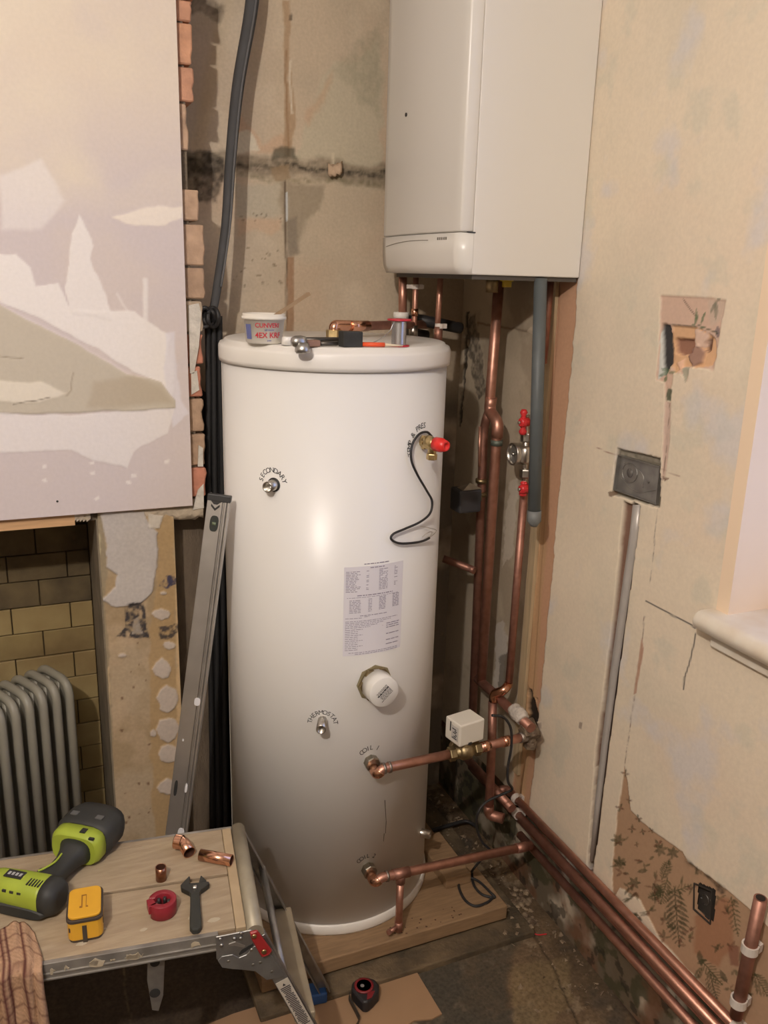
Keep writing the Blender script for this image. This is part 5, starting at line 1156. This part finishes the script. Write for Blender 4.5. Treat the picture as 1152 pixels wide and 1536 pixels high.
loft([((.010, .018, .034), .030, .026, 'h'), ((.012, .035, .032), .026, .022, 'h'), ((.014, .06, .030), .021, .019, 'h'), ((.014, .09, .030), .021, .020, 'h'), ((.014, .115, .032), .028, .024, 'h'), ((.014, .130, .034), .036, .030, 'h')], drk, 'handle', drl)
m = MB(); m.tube(smooth_path([W3(-.006, .034, .053), W3(.002, .045, .0535), W3(.008, .07, .051), W3(.006, .095, .0505)]), .0022, 8); m.build('lime_inlay', lime, drl)
MB().box((-.020, .034, .024), (-.008, .060, .040), RD, hd).build('trigger', black_plastic, drl, .003)
bs_ = loft([((.010, .128, .036), .050, .032, 'h'), ((.010, .140, .037), .056, .036, 'h'), ((.010, .165, .038), .056, .037, 'h')], lime, 'battery_shoe', drl, p=3.5)
bt = loft([((.010, .160, .0385), .0575, .0380, 'h'), ((.010, .170, .040), .064, .040, 'h'), ((.010, .215, .040), .064, .040, 'h'), ((.010, .236, .040), .056, .036, 'h')], drk, 'battery', drl, p=3)
for q in (-.028, .030): MB().box((q-.010+.010, .180, .0785), (q+.006+.010, .192, .0808), RD, hd).build('battery_catch', mat('mid_grey', (.12, .12, .115), .5), bt)
m = MB(); m.box((.020, .138, .0725), (.032, .152, .0745), RD, hd); m.box((.045, .130, .0655), (.056, .136, .069), RD, hd); m.build('shoe_slot', black_plastic, bs_)
# --- yellow battery pack
yb = np.array([.046, 1.446, ZP]); ya = math.radians(-6); RY = np.array([[math.cos(ya), -math.sin(ya), 0], [math.sin(ya), math.cos(ya), 0], [0, 0, 1]])
ybt = thing('battery_pack', 'yellow and black power tool battery pack standing on the platform beside the drill', 'battery', yb)
def rrect(w, d, r, z, n=5, taper=1):
    out = []
    for cx, cy, a0 in ((w-r, d-r, 0), (-w+r, d-r, 90), (-w+r, -d+r, 180), (w-r, -d+r, 270)):
        for k in range(n): a = math.radians(a0+90*k/(n-1)); out.append(yb+RY@np.array([(cx+r*math.cos(a))*taper, (cy+r*math.sin(a))*taper, z]))
    return out
yel = mat('yellow_plastic', (.72, .38, .03), .42, var=.06, scale=30); ybl = mat('battery_black', (.06, .045, .035), .5)
def band(w, d, r, z0, z1, name, mt, par, bev=.001): return MB().prism(rrect(w, d, r, z0), (0, 0, z1-z0)).build(name, mt, par, bev, 2)
HY = .052
band(.0295, .041, .012, .0, .005, 'base', ybl, ybt); bo = band(.031, .0425, .013, .005, HY-.008, 'body', yel, ybt, .002); band(.0325, .044, .013, HY-.009, HY-.003, 'rim', ybl, ybt); tp_ = band(.029, .0405, .012, HY-.003, HY+.002, 'top', yel, ybt, .0015)
m = MB(); m.box((-.006, -.012, HY+.0015), (-.004, .018, HY+.003), RY, yb); m.box((.002, -.012, HY+.0015), (.003, .018, HY+.003), RY, yb); m.box((-.006, .016, HY+.0015), (.003, .018, HY+.003), RY, yb); m.box((-.009, -.016, HY+.0015), (-.004, -.012, HY+.003), RY, yb); m.box((.002, -.016, HY+.0015), (.006, -.013, HY+.003), RY, yb); m.build('slot_edge', mat('slot_brown', (.30, .13, .02), .6), tp_)
m = MB(); m.box((-.005, -.0435, .0), (.003, -.040, HY-.016), RY, yb); m.box((-.0285, -.0405, .024), (-.026, -.037, .032), RY, yb); m.box((.030, -.028, .022), (.0318, -.018, .034), RY, yb); m.build('slot', ybl, bo)
# --- red pipe slice (tube cutter)
rc = np.array([.185, 1.430, ZP]); cut = thing('pipe_slice', 'dark red ring shaped pipe cutter with open notch, on platform beside the wrench', 'pipe cutter', rc)
out = []; inn = []; n = 34
for k in range(n+1):
    a = math.radians(200)+math.radians(316)*k/n; out.append(rc+np.array([math.cos(a), math.sin(a), 0])*.0265); inn.append(rc+np.array([math.cos(a), math.sin(a), 0])*.0150+(np.array([.001, .0005, 0])))
m = MB(); H_ = .030; P = []
for q in range(n+1): P += [out[q], out[q]+(0, 0, H_), inn[q]+(0, 0, H_), inn[q]]
f = []
for q in range(n):
    for k in range(4): f.append((q*4+k, (q+1)*4+k, (q+1)*4+(k+1) % 4, q*4+(k+1) % 4))
m.add(P, f, True); m.f += [(0, 1, 2, 3), (n*4+3, n*4+2, n*4+1, n*4)]; m.sm += [False, False]
m.prism([rc+np.array(q) for q in ((-.029, .008, .012), (-.018, .010, .012), (-.012, -.010, .012), (-.028, -.014, .012))], (0, 0, .018))
m.build('body', mat('cutter_red', (.27, .018, .03), .42, var=.1, scale=40), cut, .0008, 1)
m = MB()
for k in range(6): a = k*1.05; m.lathe(rc+np.array([math.cos(a)*.0115, math.sin(a)*.0115, .004]), (0, 0, 1), [(0, .0032), (.020, .0032)], 8)
m.build('roller', mat('roller_dark', (.06, .05, .05), .4, .6), cut)
# --- adjustable wrench, black
w0 = np.array([.253, 1.462, ZP]); w1 = np.array([.2325, 1.350, ZP]); wd = (w0-w1)/np.linalg.norm(w0-w1); ws = np.array([wd[1], -wd[0], 0]); wr_ = thing('adjustable_wrench', 'black wide-jaw adjustable wrench lying on platform, jaws towards the copper pipe', 'wrench', (w0+w1)/2)
def wp_(x, y, z=.001): return w0+ws*x+wd*y+np.array([0, 0, z])
bw_ = mat('wrench_black', (.050, .050, .046), .42, .5, var=.2, scale=40)
MB().prism([wp_(*q) for q in ((-.028, .012), (-.011, .036), (-.009, .034), (-.010, .014), (.028, .012), (.029, .004), (.012, -.010), (.0085, -.018), (-.0085, -.018), (-.011, -.012), (-.026, .002))], (0, 0, .011)).build('head', bw_, wr_, .0015)
MB().prism([wp_(x, y, .0015) for x, y in ((.008, .014), (.012, .034), (.014, .034), (.023, .018), (.023, .014))], (0, 0, .009)).build('moving_jaw', bw_, wr_, .001)
m = MB(); m.prism([wp_(*q, .0) for q in ((-.009, -.014), (.009, -.014), (.0095, -.05), (.011, -.085), (.011, -.108), (.006, -.117), (-.006, -.117), (-.011, -.108), (-.011, -.085), (-.0095, -.05))], (0, 0, .0125)); m.build('handle', mat('wrench_grip', (.035, .036, .030), .65, var=.15), wr_, .003)
MB().lathe(wp_(-.004, -.002, .012), ws, [(0, .004), (.002, .005), (.004, .004), (.006, .005), (.008, .004)], 12).build('worm_screw', nickel, wr_)
m = MB(); v, f = text_mesh('31', .006); m.add([wp_(x, y+.001, .0125) for x, y, _ in v], f); m.build('size_mark', mat('print_pale', (.35, .35, .33), .5), wr_, fixn=False)
# --- copper bits
el = np.array([.253, 1.592, ZP+.0125]); elb_ = thing('copper_elbow', 'shiny copper elbow fitting lying open end forward near back edge of platform', 'pipe fitting', el-(0, 0, .0125))
BORE = []
def bore(par):
    path, r = BORE.pop(); MB().tube(path, r, 20, cap=False).build('bore', mat('bore_copper', (.16, .07, .045), .5, .6), par)
def hollow(path, r, t=.0014, n=22):
    m = MB(); k = len(path); m.tube(path, r, n, cap=False); m.tube(path, r-t, n, cap=False); BORE.append((path, r-t-.0002))
    for e in (0, k-1):
        o1 = e*n; o2 = k*n+e*n
        for q in range(n): m.f.append((o1+q, o1+(q+1) % n, o2+(q+1) % n, o2+q)); m.sm.append(False)
    return m
pth = fillet([el+(-.010, .020, .004), el+(.004, .010, .004), el+(.010, -.022, 0)], .02, 8)
hollow(pth, .0135).build('elbow', copper_new, elb_); bore(elb_)
MB().lathe(pth[0], np.array(pth[0])-np.array(pth[2]), [(-.014, .0152), (.0, .0152), (.0015, .0152), (.0015, .0130)], 22, cap=False).build('socket', copper_new, elb_)
cpl = np.array([.197, 1.524, ZP]); co = thing('copper_coupling', 'small copper coupling standing upright on the platform left of the elbow', 'pipe fitting', cpl)
hollow([cpl+(0, 0, .0), cpl+(0, 0, .030)], .0108).build('coupling', mat('brown_copper', (.46, .22, .14), .3, 1.0, var=.3, scale=30), co); bore(co)
pa_ = np.array([.283, 1.556, ZP+.0122]); pb_ = np.array([.340, 1.514, ZP+.0122]); cs = thing('pipe_offcut', 'short straight copper pipe offcut lying at the right end of platform', 'pipe', (pa_+pb_)/2)
hollow([pa_, pb_], .0120).build('offcut', copper_new, cs); bore(cs)
# --- checked cloth hanging over the front left corner
cl = thing('tea_towel', 'beige and dark red checked cloth draped over the front left of platform', 'cloth', pf(-.42, 0, 0))
nu_, nv_ = 61, 75; P = []; COL = []
beige = A(176, 138, 106, 1450); red_ = A(92, 50, 44, 1450)
for i in range(nu_):
    u = -.60+.235*i/(nu_-1)
    for j in range(nv_):
        s = j/(nv_-1)*.36; top = .100+.015*math.sin(u*60)-.45*max(0, u+.42)
        fold = .006*math.sin(i*.42+j*.05)+.004*math.sin(i*.9)
        uu = u+.02*math.sin(j*.09)*(s)+.10*max(0, s-.12)
        if s < top: q = pf(uu-.02*(1-s/top), top-s-.0, .0035+abs(fold)*.8+.001)
        else: q = pf(uu, -.012-abs(fold)*1.6-.02*min(1, (s-top)*3), .003-(s-top))
        P.append(q)
        a = (i/(nu_-1)*.235/.034) % 1; b = (s/.034) % 1
        st_ = (a < .12 or .24 < a < .31); st2 = (b < .13 or .45 < b < .5)
        c_k = beige*.45+red_*.55 if st2 else beige
        if st_: c_k = red_
        if st_ and st2: c_k = red_*.8
        COL.append(np.array(c_k)*(1+.12*math.sin(i*3.1)*math.sin(j*2.7)))
m = MB(); m.grid(P, nu_, nv_); o = m.build('cloth', attr_mat('cloth_check', .95, .5, .12, 300), cl, fixn=False)
ca = o.data.color_attributes.new('Col', 'FLOAT_COLOR', 'POINT'); ca.data.foreach_set('color', np.concatenate([np.clip(np.array(COL), 0, .9), np.ones((len(COL), 1))], 1).astype(np.float32).ravel())
o.modifiers.new('s', 'SOLIDIFY').thickness = .0022

# ============================================================ TAPE MEASURE ON THE FLOOR
tc = onz(547, 1492, FLOOR+.02); tc[2] = FLOOR+.006
tp = thing('tape_measure', 'black and red pocket tape measure lying on pale sheet with blade out', 'tape measure', tc)
def rot(x, y, a): return x*math.cos(a)-y*math.sin(a), x*math.sin(a)+y*math.cos(a)
def tpp(x, y, z=0): X_, Y_ = rot(x, y, math.radians(-20)); return tc+np.array([X_, Y_, z])
prof = [(-.034, .0), (-.030, .022), (-.014, .034), (.008, .036), (.026, .028), (.036, .010), (.034, -.010), (.018, -.030), (.006, -.042), (-.006, -.042), (-.022, -.020)]
MB().prism([tpp(*q) for q in prof], (0, 0, .034)).build('case', mat('tape_black', (.022, .020, .022), .5), tp, .006, 3)
m = MB(); m.lathe(tpp(-.002, .006, .034), (0, 0, 1), [(0, .024), (.003, .024), (.003, .019)], 28); m.prism([tpp(*q, .034) for q in ((.006, -.014), (.024, -.010), (.016, -.030), (.004, -.036))], (0, 0, .002)); m.build('red_band', mat('tape_red', (.20, .015, .02), .45), tp)
m = MB(); m.lathe(tpp(-.002, .006, .036), (0, 0, 1), [(0, .019), (.001, .018), (.001, 0)], 28); m.build('roundel', black_plastic, tp)
m = MB(); m.lathe(tpp(-.006, .004, .0372), (0, 0, 1), [(0, .005), (.0006, .005)], 10); m.box((0, 0, 0), (.006, .003, .0006), None); m.v = m.v[:-8]; m.f = m.f[:-6]; m.sm = m.sm[:-6]; m.build('roundel_mark', mat('print_dim', (.22, .2, .2), .5), tp)
bl = [ony(522, 1478, tc[1]-.0), onz(524, 1500, FLOOR+.012), onz(536, 1524, FLOOR+.010), onz(538, 1534, FLOOR+.010), onz(524, 1560, FLOOR+.010)]
bl[0] = tpp(-.036, .004, .010); m = MB(); sm_ = smooth_path(bl, 6); P = []
for q in sm_: P += [q+(0, 0, -.0035), q+(.0015, 0, .012)]
m.grid(P, len(sm_), 2); o = m.build('blade', mat('blade_black', (.035, .03, .025), .5), tp); o.modifiers.new('s', 'SOLIDIFY').thickness = .001

# ============================================================ RIGHT WALL FITTINGS
# galvanised back box sunk in the plaster
bx = thing('back_box', 'grey galvanised electrical back box sunk in plaster, with punched knockouts', 'electrical box', onx(952, 716, XR+.006))
def wx(px, py, X=XR): return onx(px, py, X)
cor = [wx(926, 682), wx(989, 700), wx(983, 757), wx(919, 735)]
m = MB(); dp = np.array([.009, 0, 0]); X1 = [q*1.0 for q in cor]
for q in X1: q[0] = XR+.009
m.prism(X1, (.002, 0, 0)); m.build('back', galv, bx)
for i in range(4):
    a, b = X1[i], X1[(i+1) % 4]; cen = sum(X1)/4; ia, ib = a+(cen-a)*.04, b+(cen-b)*.04
    m = MB(); m.prism([a, b, ib, ia], (-.0085, 0, 0)); m.build('rim', galv, bx)
cen = sum(X1)/4
def bxp(u, v, x=XR+.0085): # u 0..1 left to right, v 0..1 down
    q = X1[0]*(1-u)*(1-v)+X1[1]*u*(1-v)+X1[2]*u*v+X1[3]*(1-u)*v; return np.array([x, q[1], q[2]])
m = MB(); m.tube([bxp(.28+.18*math.cos(a), .42+.26*math.sin(a), XR+.0082) for a in np.linspace(0, 2*math.pi, 24)], .0011, 6, cap=False); m.tube(smooth_path([bxp(.1, .62), bxp(.3, .80), bxp(.55, .86), bxp(.8, .72), bxp(.95, .62)]), .0013, 6); m.tube(smooth_path([bxp(.12, .2), bxp(.4, .22), bxp(.6, .4), bxp(.62, .7)]), .0011, 6); m.build('pressed_ridge', galv, bx)
m = MB(); m.lathe(bxp(.28, .42, XR+.0088), (-1, 0, 0), [(0, .011), (.0008, .010), (.0008, 0)], 20); m.lathe(bxp(.28, .34, XR+.0078), (-1, 0, 0), [(0, .0014), (.001, .0014)], 8); m.lathe(bxp(.74, .5, XR+.0085), (-1, 0, 0), [(0, .0035), (.0008, .003), (.0008, 0)], 10); m.build('knockout', mat('galv_dark', (.26, .25, .24), .5, .8), bx)
# metal capping dropping from the box
cn = thing('cable_capping', 'long pale metal cable capping set in the wall chase below the back box', 'cable capping', wx(889, 1300))
path_l = [(949, 757), (944, 800), (930, 900), (915, 1010), (902, 1120), (893, 1200), (886, 1290)]
path_r = [(961, 757), (957, 800), (942, 900), (926, 1010), (911, 1120), (901, 1200), (890, 1292)]
P = []
for (x0, y0), (x1, y1) in zip(path_l, path_r):
    a, b = wx(x0, y0), wx(x1, y1)
    for k in range(7):
        t = k/6; q = a*(1-t)+b*t; q[0] = XR+.002-.008*math.sin(math.pi*t)**.5; P.append(q)
m = MB(); m.grid(P, 7, 7); o = m.build('capping', mat('capping_grey', (.56, .53, .50), .4, .35, var=.1, scale=20), cn); o.modifiers.new('s', 'SOLIDIFY').thickness = .001
# dark socket hole low on the wallpaper
sk_ = thing('socket_box', 'dark empty socket hole in the torn fern wallpaper low on wall', 'socket box', wx(1058, 1352))
q4 = [wx(1047, 1322, XR+.012), wx(1075, 1334, XR+.012), wx(1072, 1385, XR+.012), wx(1046, 1362, XR+.012)]
m = MB(); m.prism(q4, (.006, 0, 0)); m.build('back', mat('socket_dark', (.045, .038, .032), .6), sk_)
cq = sum(q4)/4
for i in range(4):
    a, b = q4[i], q4[(i+1) % 4]; ia, ib = a+(cq-a)*.08, b+(cq-b)*.08; MB().prism([a, b, ib, ia], (-.013, 0, 0)).build('rim', MATS['socket_dark'], sk_)
m = MB(); m.tube([cq+(-.001, .010*math.cos(a)+.003, .012*math.sin(a)) for a in np.linspace(0, 5, 14)], .0008, 6); 
for dy, dz in ((.014, -.004), (-.012, .010)): m.lathe(cq+(0, dy, dz), (-1, 0, 0), [(0, .0018), (.002, .0018)], 8)
m.build('screw', steel, sk_)
# pendant lamp that lights the room (out of the picture)
rwire = thing('wire_offcut', 'tiny red wire offcut on the floor beyond the front board end', 'wire', onz(812, 1401, FLOOR+.004))
MB().tube(smooth_path([onz(795, 1396, FLOOR+.004), onz(806, 1402, FLOOR+.005), onz(820, 1401, FLOOR+.004)]), .0018, 8).build('wire', red_plastic, rwire)
ld = thing('pendant_lamp', 'bare bulb pendant hanging from the ceiling behind viewpoint', 'lamp', (LAMP[0], LAMP[1], CEIL))
MB().cyl((LAMP[0], LAMP[1], CEIL), (LAMP[0], LAMP[1], LAMP[2]+.10), .004, 8).build('cord', white_plastic, ld)
MB().cyl((LAMP[0], LAMP[1], LAMP[2]+.06), (LAMP[0], LAMP[1], LAMP[2]+.11), .018, 16).build('lamp_holder', white_plastic, ld)
